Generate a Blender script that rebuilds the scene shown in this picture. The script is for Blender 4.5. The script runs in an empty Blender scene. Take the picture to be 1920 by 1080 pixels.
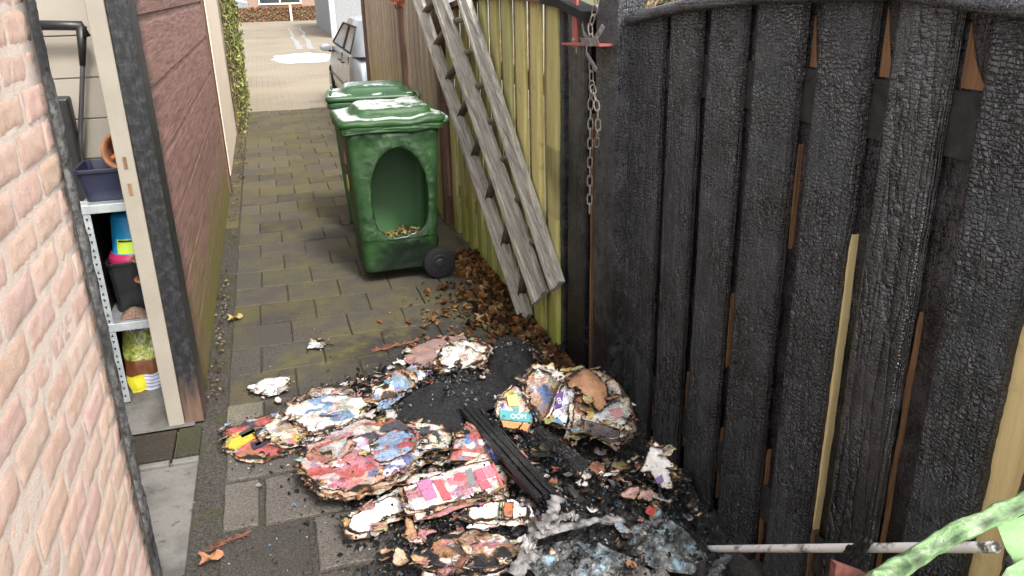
import bpy, bmesh, math, random
import numpy as np
from mathutils import Vector, Matrix, noise as mn
from mathutils.geometry import delaunay_2d_cdt
R = math.radians
random.seed(7); rng = np.random.default_rng(7)
scene = bpy.context.scene
col = scene.collection

# ------------------------------------------------------------------ camera, sky, sun, exposure
F = 1505.0; CX, CY = 960.0, 540.0; EYE = Vector((0, 0, 1.7))
cam_d = bpy.data.cameras.new('camera'); cam = bpy.data.objects.new('camera', cam_d); col.objects.link(cam)
d_ = Vector((480 - CX, -20 - CY, F)).normalized()
u_ = -Vector((1060 - CX, 4500 - CY, F)).normalized(); u_ = (u_ - d_ * u_.dot(d_)).normalized()
fl = lambda v: Vector((v.x, -v.y, -v.z))
ay, az = fl(d_), fl(u_); ax = ay.cross(az)
ROT = Matrix((ax, ay, az))
cam.matrix_world = Matrix.Translation(EYE) @ ROT.to_4x4()
cam_d.sensor_width = 36; cam_d.lens = F / 1920 * 36; cam_d.clip_start = .02; cam_d.clip_end = 500
scene.camera = cam

SUN_EL, SUN_AZ = 48, 14          # degrees; azimuth measured from behind the camera towards the fence
sdir = Vector((math.sin(R(SUN_AZ)) * math.cos(R(SUN_EL)), -math.cos(R(SUN_AZ)) * math.cos(R(SUN_EL)), math.sin(R(SUN_EL))))
world = bpy.data.worlds.new('World'); scene.world = world; world.use_nodes = True
wn = world.node_tree; bg = wn.nodes['Background']
sky = wn.nodes.new('ShaderNodeTexSky'); sky.sky_type = 'NISHITA'; sky.sun_disc = False
sky.sun_elevation = R(SUN_EL); sky.sun_rotation = math.atan2(sdir.x, sdir.y)
sky.air_density = 1.0; sky.dust_density = 4.0; sky.ozone_density = 1.0
hs = wn.nodes.new('ShaderNodeHueSaturation'); hs.inputs['Saturation'].default_value = .14
wn.links.new(sky.outputs[0], hs.inputs['Color']); wn.links.new(hs.outputs[0], bg.inputs[0])
bg.inputs[1].default_value = .15
sl = bpy.data.lights.new('sun', 'SUN'); sl.energy = 1.5; sl.angle = R(10); sl.color = (1, .95, .88)
so = bpy.data.objects.new('sun', sl); col.objects.link(so)
so.rotation_euler = sdir.to_track_quat('Z', 'Y').to_euler()
scene.view_settings.view_transform = 'Standard'; scene.view_settings.look = 'None'
scene.view_settings.exposure = 1.4; scene.view_settings.gamma = 1
try:
    scene.cycles.max_bounces = 6; scene.cycles.use_denoising = True
except Exception: pass

# ------------------------------------------------------------------ surveying: photo pixel -> point on a real surface
def ray(u, v): return ROT @ Vector(((u - CX) / F, -(v - CY) / F, -1))
def on_plane(u, v, p, n):
    r = ray(u, v); return EYE + r * ((Vector(p) - EYE).dot(Vector(n)) / r.dot(Vector(n)))
def gz(u, v, z=0.): return on_plane(u, v, (0, 0, z), (0, 0, 1))
def atx(u, v, x): return on_plane(u, v, (x, 0, 0), (1, 0, 0))
def aty(u, v, y): return on_plane(u, v, (0, y, 0), (0, 1, 0))
BUMPS = [(1085, 800, .16, .24), (860, 745, .13, .22), (700, 865, .05, .20), (860, 935, .07, .20), (1150, 985, .13, .26),
         (960, 690, .10, .14), (1040, 1050, .13, .30), (640, 790, .02, .16), (1230, 930, .09, .16), (1000, 880, .10, .2), (850, 1050, .07, .2), (720, 730, .02, .12)]
BUMPS = [(gz(u, v).x, gz(u, v).y, h, r) for u, v, h, r in BUMPS]
def heap(x, y):
    z = 0
    for bx_, by_, h, r in BUMPS:
        z = max(z, h * math.exp(-((x - bx_) ** 2 + (y - by_) ** 2) / (r * r)) + .25 * z)
    return z
def on_heap(u, v, dz=0.):
    z = 0.
    for _ in range(12):
        p = gz(u, v, z); z = .5 * z + .5 * (heap(p.x, p.y) + dz)
    return gz(u, v, z)

# ------------------------------------------------------------------ bookkeeping
def tag(o, label=None, cat=None, group=None, kind=None):
    if label: o['label'] = label
    if cat: o['category'] = cat
    if group: o['group'] = group
    if kind: o['kind'] = kind
    return o
def thing(name, label, cat, loc=(0, 0, 0), rz=0, group=None):
    o = bpy.data.objects.new(name, None); col.objects.link(o); o.location = loc; o.rotation_euler = (0, 0, rz)
    o.empty_display_size = .05
    return tag(o, label, cat, group)

class MB:
    """collects geometry for ONE mesh object; optional per-vertex colour and burn"""
    def __init__(s): s.v = []; s.f = []; s.c = []; s.b = []; s.mi = []
    def add(s, vs, fs, c=(1, 1, 1), b=0., mi=0):
        k = len(s.v); s.v += [tuple(x) for x in vs]; n = len(vs)
        s.c += list(c) if isinstance(c, list) else [c] * n
        s.b += list(b) if isinstance(b, list) else [b] * n
        s.f += [tuple(i + k for i in f) for f in fs]; s.mi += [mi] * len(fs)
    def box(s, lo, hi, c=(1, 1, 1), b=0., M=None, mi=0, jit=0.):
        x0, y0, z0 = lo; x1, y1, z1 = hi
        vs = [Vector(p) for p in ((x0, y0, z0), (x1, y0, z0), (x1, y1, z0), (x0, y1, z0), (x0, y0, z1), (x1, y0, z1), (x1, y1, z1), (x0, y1, z1))]
        if jit: vs = [v + Vector([random.uniform(-jit, jit) for _ in range(3)]) for v in vs]
        if M is not None: vs = [M @ v for v in vs]
        s.add(vs, [(0, 3, 2, 1), (4, 5, 6, 7), (0, 1, 5, 4), (1, 2, 6, 5), (2, 3, 7, 6), (3, 0, 4, 7)], c, b, mi)
    def bar(s, p, q, w, h, up=(0, 0, 1), c=(1, 1, 1), b=0., seg=1, wob=0., mi=0):
        """rectangular beam p->q, w across, h along up"""
        p, q = Vector(p), Vector(q); t = (q - p).normalized(); sd = t.cross(Vector(up)).normalized(); n = sd.cross(t)
        vs = []
        for i in range(seg + 1):
            a = p.lerp(q, i / seg); o = Vector([random.uniform(-wob, wob) for _ in range(3)])
            vs += [a + o + sd * (w / 2 * i_) + n * (h / 2 * j_) for i_, j_ in ((-1, -1), (1, -1), (1, 1), (-1, 1))]
        fs = [(0, 1, 2, 3)[::-1], tuple(4 * seg + k for k in range(4))]
        for i in range(seg):
            for k in range(4): fs.append((4 * i + k, 4 * i + (k + 1) % 4, 4 * i + 4 + (k + 1) % 4, 4 * i + 4 + k))
        s.add(vs, fs, c, b, mi)
    def tube(s, pts, r, n=10, c=(1, 1, 1), b=0., cap=True, mi=0, jit=0.):
        pts = [Vector(p) for p in pts]; rs = r if isinstance(r, (list, tuple)) else [r] * len(pts)
        vs = []; prev = None
        for i, p in enumerate(pts):
            t = (pts[min(i + 1, len(pts) - 1)] - pts[max(i - 1, 0)]).normalized()
            a = prev if prev else (Vector((0, 0, 1)) if abs(t.z) < .9 else Vector((1, 0, 0)))
            sd = (a - t * a.dot(t)).normalized(); prev = sd; n2 = t.cross(sd)
            for k in range(n):
                an = 2 * math.pi * k / n; rr = rs[i] * (1 + random.uniform(-jit, jit))
                vs.append(p + (sd * math.cos(an) + n2 * math.sin(an)) * rr)
        fs = [(i * n + k, i * n + (k + 1) % n, (i + 1) * n + (k + 1) % n, (i + 1) * n + k) for i in range(len(pts) - 1) for k in range(n)]
        if cap: fs += [tuple(range(n))[::-1], tuple((len(pts) - 1) * n + k for k in range(n))]
        s.add(vs, fs, c, b, mi)
    def lathe(s, prof, center=(0, 0, 0), n=28, axis='z', c=(1, 1, 1), mi=0):
        vs = []; C_ = Vector(center)
        for r, z in prof:
            for k in range(n):
                a = 2 * math.pi * k / n; p = Vector((r * math.cos(a), r * math.sin(a), z))
                if axis == 'y': p = Vector((p.x, p.z, p.y))
                if axis == 'x': p = Vector((p.z, p.x, p.y))
                vs.append(C_ + p)
        fs = [(i * n + k, i * n + (k + 1) % n, (i + 1) * n + (k + 1) % n, (i + 1) * n + k) for i in range(len(prof) - 1) for k in range(n)]
        fs += [tuple(range(n))[::-1], tuple((len(prof) - 1) * n + k for k in range(n))]
        s.add(vs, fs, c, 0., mi)
    def grid(s, fn, nu, nv, cf=None, bf=None, closed=False, mi=0):
        vs = []; c = []; b = []
        for j in range(nv + 1):
            for i in range(nu + (0 if closed else 1)):
                u, v = i / nu, j / nv; vs.append(fn(u, v)); c.append(cf(u, v) if cf else (1, 1, 1)); b.append(bf(u, v) if bf else 0.)
        w = nu if closed else nu + 1
        fs = [(j * w + i, j * w + (i + 1) % w, (j + 1) * w + (i + 1) % w, (j + 1) * w + i) for j in range(nv) for i in range(nu)]
        s.add(vs, fs, c, b, mi)
    def build(s, name, mats, parent=None, smooth=False, bevel=0., solid=0., origin=None, seg=2):
        me = bpy.data.meshes.new(name)
        o_ = Vector(origin) if origin is not None else Vector((0, 0, 0))
        me.from_pydata([Vector(v) - o_ for v in s.v], [], s.f); me.validate(clean_customdata=False)
        for m in (mats if isinstance(mats, (list, tuple)) else [mats]): me.materials.append(m)
        if len(me.vertices) == len(s.c):
            a = me.attributes.new('Col', 'FLOAT_COLOR', 'POINT'); arr = np.ones((len(s.c), 4), np.float32); arr[:, :3] = np.array(s.c, np.float32); a.data.foreach_set('color', arr.ravel())
            a = me.attributes.new('burn', 'FLOAT', 'POINT'); a.data.foreach_set('value', np.array(s.b, np.float32))
        if len(me.polygons) == len(s.mi) and any(s.mi): me.polygons.foreach_set('material_index', s.mi)
        if smooth: me.polygons.foreach_set('use_smooth', [True] * len(me.polygons))
        bm = bmesh.new(); bm.from_mesh(me); bmesh.ops.recalc_face_normals(bm, faces=bm.faces); bm.to_mesh(me); bm.free()
        ob = bpy.data.objects.new(name, me); col.objects.link(ob); ob.location = o_
        if parent: ob.parent = parent
        if solid:
            m = ob.modifiers.new('solid', 'SOLIDIFY'); m.thickness = solid; m.offset = -1
        if bevel:
            m = ob.modifiers.new('bevel', 'BEVEL'); m.width = bevel; m.segments = seg; m.limit_method = 'ANGLE'; m.angle_limit = R(40)
        return ob
def tnt(c, a, b):
    k = random.uniform(a, b); return tuple(q * k * random.uniform(.94, 1.06) for q in c)
def nz(x, y, z=0, s=1.): return mn.noise(Vector((x * s, y * s, z * s)))

# ------------------------------------------------------------------ materials
class NT:
    def __init__(s, name):
        s.m = bpy.data.materials.new(name); s.m.use_nodes = True; s.t = s.m.node_tree; s.b = s.t.nodes['Principled BSDF']
        s.co = None
    def n(s, ty, **kw):
        x = s.t.nodes.new('ShaderNode' + ty)
        for k, v in kw.items(): setattr(x, k, v)
        return x
    def put(s, sock, v):
        if hasattr(v, 'is_output') or hasattr(v, 'links') and hasattr(v, 'node'): s.t.links.new(v, sock)
        elif isinstance(v, (tuple, list)) and len(v) == 3 and sock.type == 'RGBA': sock.default_value = (*v, 1)
        else: sock.default_value = v
    def pos(s, scale=(1, 1, 1), obj=False, rot=None):
        g = s.n('TexCoord').outputs['Object'] if obj else s.n('NewGeometry').outputs['Position']
        if rot:
            m0 = s.n('Mapping'); s.t.links.new(g, m0.inputs['Vector']); m0.inputs['Rotation'].default_value = rot; g = m0.outputs[0]
        mp = s.n('Mapping'); s.t.links.new(g, mp.inputs['Vector']); mp.inputs['Scale'].default_value = scale
        return mp.outputs[0]
    def noise(s, co, scale, detail=4, rough=.6, dist=0.):
        x = s.n('TexNoise'); s.put(x.inputs['Vector'], co); x.inputs['Scale'].default_value = scale
        x.inputs['Detail'].default_value = detail; x.inputs['Roughness'].default_value = rough; x.inputs['Distortion'].default_value = dist
        return x.outputs['Fac']
    def vor(s, co, scale, feature='F1', out='Distance', rand=1., metric=None):
        x = s.n('TexVoronoi', feature=feature)
        if metric: x.distance = metric; s.put(x.inputs['Vector'], co); x.inputs['Scale'].default_value = scale
        x.inputs['Randomness'].default_value = rand
        return x.outputs[out]
    def ramp(s, f, stops, interp='LINEAR'):
        x = s.n('ValToRGB'); x.color_ramp.interpolation = interp; s.put(x.inputs[0], f); e = x.color_ramp.elements
        while len(e) < len(stops): e.new(.5)
        for el, (p, c) in zip(e, stops): el.position = p; el.color = (c, c, c, 1) if not isinstance(c, (tuple, list)) else (*c, 1)
        return x.outputs[0]
    def mix(s, f, a, b, mode='MIX'):
        x = s.n('Mix', data_type='RGBA', blend_type=mode); s.put(x.inputs[0], f); s.put(x.inputs[6], a); s.put(x.inputs[7], b)
        return x.outputs[2]
    def math(s, op, a, b=0.):
        x = s.n('Math', operation=op); s.put(x.inputs[0], a); s.put(x.inputs[1], b); return x.outputs[0]
    def attr(s, name, out='Color'):
        x = s.n('Attribute', attribute_name=name); return x.outputs[out]
    def bump(s, h, dist=.005, strength=1., prev=None):
        x = s.n('Bump'); s.put(x.inputs['Height'], h); x.inputs['Distance'].default_value = dist; x.inputs['Strength'].default_value = strength
        if prev is not None: s.t.links.new(prev, x.inputs['Normal'])
        return x.outputs[0]
    def sep(s, co):
        x = s.n('SeparateXYZ'); s.put(x.inputs[0], co); return x.outputs
    def fin(s, color=None, rough=None, normal=None, metal=None, spec=None):
        for k, v in (('Base Color', color), ('Roughness', rough), ('Normal', normal), ('Metallic', metal), ('Specular IOR Level', spec)):
            if v is not None: s.put(s.b.inputs[k], v)
        return s.m

def plain(name, c, rough=.6, var=.25, scale=12, bump=.0015, metal=0., c2=None, useattr=False, bscale=60):
    t = NT(name); p = t.pos(); nzv = t.noise(p, scale, 5)
    c2 = c2 or tuple(x * (1 - var) for x in c)
    cc = t.mix(t.ramp(nzv, [(.35, 0), (.65, 1)]), c2, c)
    if useattr: cc = t.mix(1., cc, t.attr('Col'), 'MULTIPLY')
    return t.fin(cc, t.math('ADD', t.math('MULTIPLY', nzv, .3), rough - .15), t.bump(t.noise(p, bscale, 4), bump), metal)

def char_mat(name, cell=(1, 1, 1), depth=.01, grain=False, sheen=.5):
    t = NT(name); p0 = t.pos((1, 1, 1))
    warp = t.n('TexNoise'); t.put(warp.inputs['Vector'], p0); warp.inputs['Scale'].default_value = 14
    wv = t.n('VectorMath', operation='MULTIPLY_ADD'); t.put(wv.inputs[0], warp.outputs['Color']); wv.inputs[1].default_value = (.018, .018, .018); t.put(wv.inputs[2], p0)
    mp = t.n('Mapping'); t.put(mp.inputs['Vector'], wv.outputs[0]); mp.inputs['Scale'].default_value = cell
    def blocks(sc):
        e = t.math('SUBTRACT', t.vor(mp.outputs[0], sc, 'F2', rand=.85, metric='CHEBYCHEV'), t.vor(mp.outputs[0], sc, 'F1', rand=.85, metric='CHEBYCHEV'))
        return t.ramp(e, [(0, 0), (.10, .62), (.30, 1)])
    sq, sqf = blocks(70), blocks(150)
    big = t.vor(mp.outputs[0], 62, 'F1'); fine = t.vor(mp.outputs[0], 140, 'F1')
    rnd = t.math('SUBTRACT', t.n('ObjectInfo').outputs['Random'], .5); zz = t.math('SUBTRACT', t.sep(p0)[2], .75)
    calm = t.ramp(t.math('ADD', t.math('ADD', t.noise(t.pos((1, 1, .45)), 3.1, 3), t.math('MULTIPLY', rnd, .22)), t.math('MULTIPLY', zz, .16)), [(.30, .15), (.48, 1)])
    sel = t.ramp(t.noise(p0, 4.5, 3), [(.47, 0), (.63, .9)])
    hb = t.ramp(big, [(.05, 1), (.45, .72), (.75, 0)]); hf = t.ramp(fine, [(.05, .55), (.45, .4), (.75, 0)])
    kind = t.ramp(t.math('ADD', rnd, .5), [(.30, .18), (.62, .72)]); huge = t.ramp(t.vor(mp.outputs[0], 46, 'F1'), [(.05, 1), (.42, .8), (.72, 0)])
    h = t.mix(sel, t.mix(kind, t.mix(.6, hb, huge), sq), t.mix(kind, t.mix(.5, hf, hb), t.mix(1., sqf, (.72, .72, .72), 'MULTIPLY')))
    h = t.mix(1., h, calm, 'MULTIPLY')
    gr = t.noise(t.pos((60, 60, 3)), 3, 4)
    ckf0 = t.math('MULTIPLY', t.ramp(t.vor(mp.outputs[0], 62, 'DISTANCE_TO_EDGE'), [(.0, 1), (.10, 0)]), calm)
    n1 = t.bump(gr, .004, .8); n2 = t.bump(t.math('SUBTRACT', h, t.math('MULTIPLY', ckf0, .35)), depth, 1., n1)
    n3 = t.bump(t.noise(p0, 260, 3), .0012, .6, n2)
    ash = t.ramp(t.math('ADD', t.math('ADD', t.noise(p0, 7, 6, .7), t.math('MULTIPLY', rnd, .12)), t.math('MULTIPLY', zz, .22)), [(.40, 0), (.72, 1)])  # ash patches; flash brightness also painted in, paler towards the board tops
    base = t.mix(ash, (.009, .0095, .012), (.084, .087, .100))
    ckf = t.math('MULTIPLY', t.math('SUBTRACT', 1., t.ramp(t.mix(sel, sq, sqf), [(.15, 0), (.7, 1)])), calm)
    base = t.mix(t.math('MULTIPLY', ckf, .9), base, (.0035, .0035, .004))
    glint = t.math('MULTIPLY', t.ramp(t.noise(p0, 330, 2, .5), [(.66, 0), (.72, 1)]), calm); base = t.mix(t.math('MULTIPLY', glint, .75), base, (.34, .225, .24))
    rgh = t.math('ADD', t.math('MULTIPLY', t.noise(p0, 18, 3), .24), .10)
    return t.fin(base, rgh, n3, 0, sheen)

def wood_mat(name, c, c2, moss=None, mz=(0, .6), axis='z', rough=.75, grain=1., rot=None):
    t = NT(name); s = {'z': (30, 30, 1.6), 'y': (30, 1.6, 30), 'x': (1.6, 30, 30)}[axis]
    g = t.noise(t.pos(s, rot=rot), 2.2, 6, .65, .6); p = t.pos(); bl = t.noise(p, 3.5, 4)
    cc = t.mix(t.ramp(g, [(.3, 0), (.7, 1)]), c2, c)
    cc = t.mix(1., cc, t.attr('Col'), 'MULTIPLY')
    dk = t.ramp(t.noise(p, 9, 6, .7), [(.60, 0), (.75, .55)])
    cc = t.mix(dk, cc, tuple(x * .35 for x in c2))
    if moss:
        z = t.sep(p)[2]; f = t.ramp(t.math('ADD', z, t.math('MULTIPLY', t.math('SUBTRACT', bl, .5), 1.1)), [(mz[0], 1), (mz[1], 0)])
        cc = t.mix(t.math('MULTIPLY', f, .85), cc, moss)
    cc = t.mix(t.attr('burn', 'Fac'), cc, (.012, .011, .011))
    return t.fin(cc, rough, t.bump(g, .0035 * grain, .8), 0, .3)

M = {}
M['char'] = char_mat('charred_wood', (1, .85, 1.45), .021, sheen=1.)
M['char_fine'] = char_mat('charred_wood_fine', (1.6, 1.8, .9), .004, sheen=.45)
M['char_matte'] = plain('soot_black', (.012, .012, .013), .8, .5, 30, .004, c2=(.03, .03, .031))
M['fence_green'] = wood_mat('algae_green_wood', (.62, .57, .25), (.38, .35, .13), (.30, .34, .06), (-.1, .55))
M['fence_grey'] = wood_mat('weathered_grey_wood', (.46, .40, .32), (.27, .22, .17), (.36, .34, .09), (.4, 1.3))
M['fence_brown'] = wood_mat('brown_stained_wood', (.17, .10, .07), (.09, .05, .035))
t = NT('sooty_jamb'); p = t.pos(); f = t.noise(p, 40, 7, .75); lo = t.noise(t.pos((3, 3, 1.2)), 3, 4)
cc = t.mix(t.ramp(f, [(.36, 0), (.66, 1)]), (.012, .012, .013), (.20, .195, .19)); cc = t.mix(t.ramp(lo, [(.42, 0), (.6, .9)]), cc, (.014, .014, .015))
M['jamb'] = t.fin(cc, .7, t.bump(f, .006), 0, .4)
M['fresh_wood'] = wood_mat('unburnt_yellow_wood', (.78, .66, .36), (.66, .52, .25))
M['orange_wood'] = wood_mat('scorched_orange_wood', (.30, .165, .08), (.11, .065, .04))
M['ladder'] = wood_mat('silvered_ladder_wood', (.56, .53, .465), (.15, .138, .12), axis='y', grain=2., rot=(R(-30.5), 0, 0))
M['plank'] = wood_mat('brown_shed_planks', (.36, .205, .17), (.13, .07, .058), (.17, .17, .03), (-.15, .55), axis='y')
M['cream'] = plain('cream_paint', (.275, .245, .20), .5, .12, 6, .0008)
M['cream_wall'] = plain('cream_panel_paint', (.34, .305, .255), .6, .08, 3, .0006)
M['plaster'] = plain('cream_plaster', (.80, .67, .53), .85, .08, 4, .002)
M['steel'] = plain('galvanised_steel', (.50, .54, .56), .45, .2, 25, .0004, .55)
M['leaf'] = plain('dry_leaf', (1, 1, 1), .95, .35, 70, .001, useattr=True); M['leaf'].node_tree.nodes['Principled BSDF'].inputs['Specular IOR Level'].default_value = .05
M['black_plastic'] = plain('black_plastic', (.018, .018, .02), .4, .3, 30, .0008)
M['navy'] = plain('navy_plastic', (.02, .022, .05), .4, .3, 10, .0005)
M['rubber'] = plain('black_rubber', (.007, .007, .008), .85, .3, 40, .001)
M['terracotta'] = plain('terracotta', (.42, .18, .09), .8, .3, 20, .001)
M['red_paint'] = plain('faded_red_paint', (.50, .13, .12), .55, .5, 30, .001, c2=(.34, .11, .09))
M['chain'] = plain('pale_steel_chain', (.38, .36, .33), .5, .5, 90, .0008, .4, c2=(.18, .14, .10))
M['tape'] = plain('grey_cloth_tape', (.30, .29, .28), .7, .5, 50, .001)
M['attr'] = plain('coloured_matter', (1, 1, 1), .75, .25, 40, .0015, useattr=True)
M['attr_gloss'] = plain('coloured_plastic_film', (1, 1, 1), .35, .2, 20, .004, useattr=True, bscale=25)
M['glass'] = plain('car_glass', (.035, .045, .05), .12, .2, 2, 0)
M['car_paint'] = plain('silver_car_paint', (.30, .32, .35), .25, .08, 3, 0, .45)

def paving_mat():
    t = NT('concrete_pavers'); p = t.pos(); xyz = t.sep(p)
    fine = t.noise(p, 190, 4, .7); med = t.noise(p, 9, 6, .65); lo = t.noise(p, 2.1, 4)
    c = t.mix(t.ramp(fine, [(.37, 0), (.63, 1)]), (.028, .025, .022), (.104, .094, .083))
    c = t.mix(1., c, t.attr('Col'), 'MULTIPLY')
    # green-yellow algae between bin and shed and along the shed wall
    ms = t.ramp(t.math('ADD', t.math('MULTIPLY', lo, .6), t.math('MULTIPLY', med, .5)), [(.49, 0), (.67, .52)])
    near = t.ramp(xyz[1], [(.0, 0), (.33, 0), (.36, 1), (1, 1)]); 
    yn = t.math('MULTIPLY', xyz[1], .1); ny = t.ramp(yn, [(.30, .0), (.36, 1)])
    ms = t.math('MULTIPLY', ms, ny)
    c = t.mix(ms, c, (.125, .108, .028))
    # soot fallout round the heap, a stain with its own ragged edge
    dx = t.math('MULTIPLY', t.math('SUBTRACT', xyz[0], .62), .95); dy = t.math('MULTIPLY', t.math('SUBTRACT', xyz[1], 2.65), .78)
    r = t.math('SQRT', t.math('ADD', t.math('MULTIPLY', dx, dx), t.math('MULTIPLY', dy, dy)))
    r = t.math('ADD', r, t.math('MULTIPLY', t.math('SUBTRACT', med, .5), .9))
    sp = t.ramp(t.noise(p, 45, 5, .8), [(.40, 0), (.60, 1)])
    st = t.ramp(r, [(.50, .98), (.85, .66), (1.35, .36), (2.1, 0)])
    st = t.math('MULTIPLY', st, t.math('ADD', t.math('MULTIPLY', sp, .55), .45))
    st = t.math('MULTIPLY', st, t.ramp(t.math('ADD', xyz[0], t.math('MULTIPLY', t.math('SUBTRACT', med, .5), .5)), [(.0, .5), (.32, 1)]))
    c = t.mix(st, c, (.016, .016, .017))
    dots = t.ramp(t.vor(p, 38, 'F1'), [(.10, 1), (.16, 0)])
    dots = t.math('MULTIPLY', dots, t.ramp(r, [(.8, 1), (1.25, 0)])); c = t.mix(t.math('MULTIPLY', dots, .8), c, (.02, .02, .02))
    return t.fin(c, .85, t.bump(fine, .0025, 1., t.bump(med, .004, .6)), 0, .25)
M['paving'] = paving_mat()
def grit_mat():
    t = NT('dark_grit'); p = t.pos(); f = t.noise(p, 120, 5, .75); v = t.vor(p, 130, 'F1', 'Color')
    c = t.mix(t.ramp(f, [(.35, 0), (.7, 1)]), (.022, .020, .018), (.13, .115, .10))
    c = t.mix(t.ramp(t.noise(p, 6, 4), [(.5, 0), (.62, .5)]), c, (.05, .055, .015))
    return t.fin(c, .95, t.bump(f, .008), 0, .15)
M['grit'] = grit_mat()
def street_mat():
    t = NT('street_clinkers'); co = t.pos((1, 1, 1))
    b = t.n('TexBrick'); t.put(b.inputs['Vector'], co); b.inputs['Scale'].default_value = 1.; b.inputs['Brick Width'].default_value = .21; b.inputs['Row Height'].default_value = .105
    b.inputs['Mortar Size'].default_value = .006; b.inputs['Color1'].default_value = (.25, .208, .155, 1); b.inputs['Color2'].default_value = (.20, .165, .122, 1); b.inputs['Mortar'].default_value = (.09, .075, .06, 1)
    lo = t.noise(co, .5, 5); c = t.mix(t.ramp(lo, [(.35, 0), (.65, 1)]), b.outputs[0], (.26, .22, .165)); 
    return t.fin(c, .85, t.bump(t.noise(co, 60, 3), .003), 0, .3)
M['street'] = street_mat()
def soil_mat():
    t = NT('grassy_soil'); p = t.pos(); f = t.noise(p, 3, 6)
    return t.fin(t.mix(f, (.07, .09, .03), (.16, .15, .08)), .95, t.bump(t.noise(p, 30, 4), .02))
M['soil'] = soil_mat()
def slab_mat():
    t = NT('concrete_slab'); p = t.pos(); f = t.noise(p, 150, 4, .7); m = t.noise(p, 5, 6, .6)
    c = t.mix(f, (.11, .104, .095), (.20, .19, .175)); c = t.mix(t.ramp(m, [(.42, 0), (.62, .85)]), c, (.075, .07, .062)); c = t.mix(t.ramp(t.noise(p, 26, 5, .75), [(.58, 0), (.66, .7)]), c, (.03, .03, .03))
    return t.fin(c, .8, t.bump(f, .0015), 0, .3)
M['slab'] = slab_mat()
def brick_mat():
    t = NT('salmon_brick'); p = t.pos(); m = t.noise(t.pos((14, 5, 5)), 4, 7, .7, .5); f = t.noise(p, 160, 5, .75)
    c = t.mix(t.ramp(m, [(.35, 0), (.62, 1)]), (.70, .475, .375), (.78, .585, .49))
    c = t.mix(1., c, t.attr('Col'), 'MULTIPLY'); c = t.mix(t.ramp(f, [(.6, 0), (.8, .3)]), c, (.42, .26, .19))
    y = t.sep(p)[1]; b = t.attr('burn', 'Fac'); b = t.math('ADD', b, t.math('MULTIPLY', t.math('SUBTRACT', t.noise(p, 16, 5, .7), .5), .9))
    b2 = t.math('MULTIPLY', t.ramp(b, [(.35, 0), (.75, 1)]), t.math('GREATER_THAN', t.attr('burn', 'Fac'), .001))
    c = t.mix(b2, c, (.05, .046, .043))
    return t.fin(c, .9, t.bump(m, .001, .7, t.bump(f, .0022)), 0, .2)
M['brick'] = brick_mat()
def mortar_mat():
    t = NT('pale_mortar'); p = t.pos(); f = t.noise(p, 200, 5, .7)
    b = t.attr('burn', 'Fac'); c = t.mix(f, (.76, .62, .53), (.86, .74, .65)); c = t.mix(b, c, (.07, .065, .06))
    return t.fin(c, .95, t.bump(f, .003), 0, .15)
M['mortar'] = mortar_mat()
def plastic_green(name, c, burnt, white_top=0, lite_c=(.10, .20, .09), dark_c=(.012, .022, .012)):
    t = NT(name); p = t.pos(); n1 = t.noise(p, 44, 5, .7); n2 = t.noise(p, 7, 4)
    cc = t.mix(t.ramp(n2, [(.3, 0), (.7, 1)]), tuple(x * .75 for x in c), c)
    nm = t.bump(t.noise(p, 300, 2), .0004)
    rgh = .33
    if white_top:                          # patchy white on level faces
        nzv = t.sep(t.n('NewGeometry').outputs['Normal'])[2]
        wt_ = t.math('MULTIPLY', t.ramp(nzv, [(.86, 0), (.93, 1)]), t.ramp(t.math('ADD', t.noise(p, 9, 5, .7), t.math('MULTIPLY', t.sep(p)[0], -.30)), [(white_top, 0), (white_top + .10, 1)]))
    if burnt:
        ml = t.attr('burn', 'Fac')         # how far the plastic has melted and bubbled
        bl = t.ramp(t.vor(p, 95, 'SMOOTH_F1'), [(.1, 1), (.6, 0)])
        lite = t.math('MULTIPLY', t.ramp(n1, [(.48, 0), (.62, 1)]), ml)
        cc = t.mix(t.math('MULTIPLY', lite, .85), cc, lite_c)
        dk = t.math('MULTIPLY', t.ramp(t.noise(p, 15, 6, .75), [(.48, 0), (.62, 1)]), ml); cc = t.mix(t.math('MULTIPLY', dk, .75), cc, dark_c)
        sx = t.attr('Col'); cc = t.mix(t.ramp(sx, [(0, 1), (1, 0)]), cc, (.013, .016, .016))
        nm = t.bump(t.math('MULTIPLY', t.math('ADD', bl, n1), ml), .010, 1., nm)
        rgh = t.ramp(n1, [(.3, .3), (.7, .55)])
    if white_top: cc = t.mix(t.math('MULTIPLY', wt_, .92), cc, (.74, .78, .76))
    t.fin(cc, rgh, nm, 0, .5)
    if burnt:                               # thin plastic lets some daylight through
        tr = t.n('BsdfTranslucent'); t.put(tr.inputs['Color'], (.20, .42, .18)); mx = t.n('MixShader'); mx.inputs[0].default_value = .35
        out = t.t.nodes['Material Output']; t.t.links.new(t.b.outputs[0], mx.inputs[1]); t.t.links.new(tr.outputs[0], mx.inputs[2]); t.t.links.new(mx.outputs[0], out.inputs['Surface'])
    return t.m
M['bin'] = plastic_green('green_bin_plastic', (.030, .085, .034), False, .31)
M['bin_burnt'] = plastic_green('melted_green_bin_plastic', (.045, .115, .040), True, .18)
M['bin_inner'] = plain('unburnt_bin_inside_lit', (.055, .14, .052), .5, .12, 4, .0004)  # unburnt plastic, green made lighter to stand in for flash light inside
M['lime'] = plastic_green('flash_lit_melted_plastic', (.33, .54, .25), True, 0, (.62, .72, .52), (.10, .11, .07))  # the bins' green plastic with close flash light put into its colour

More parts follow.
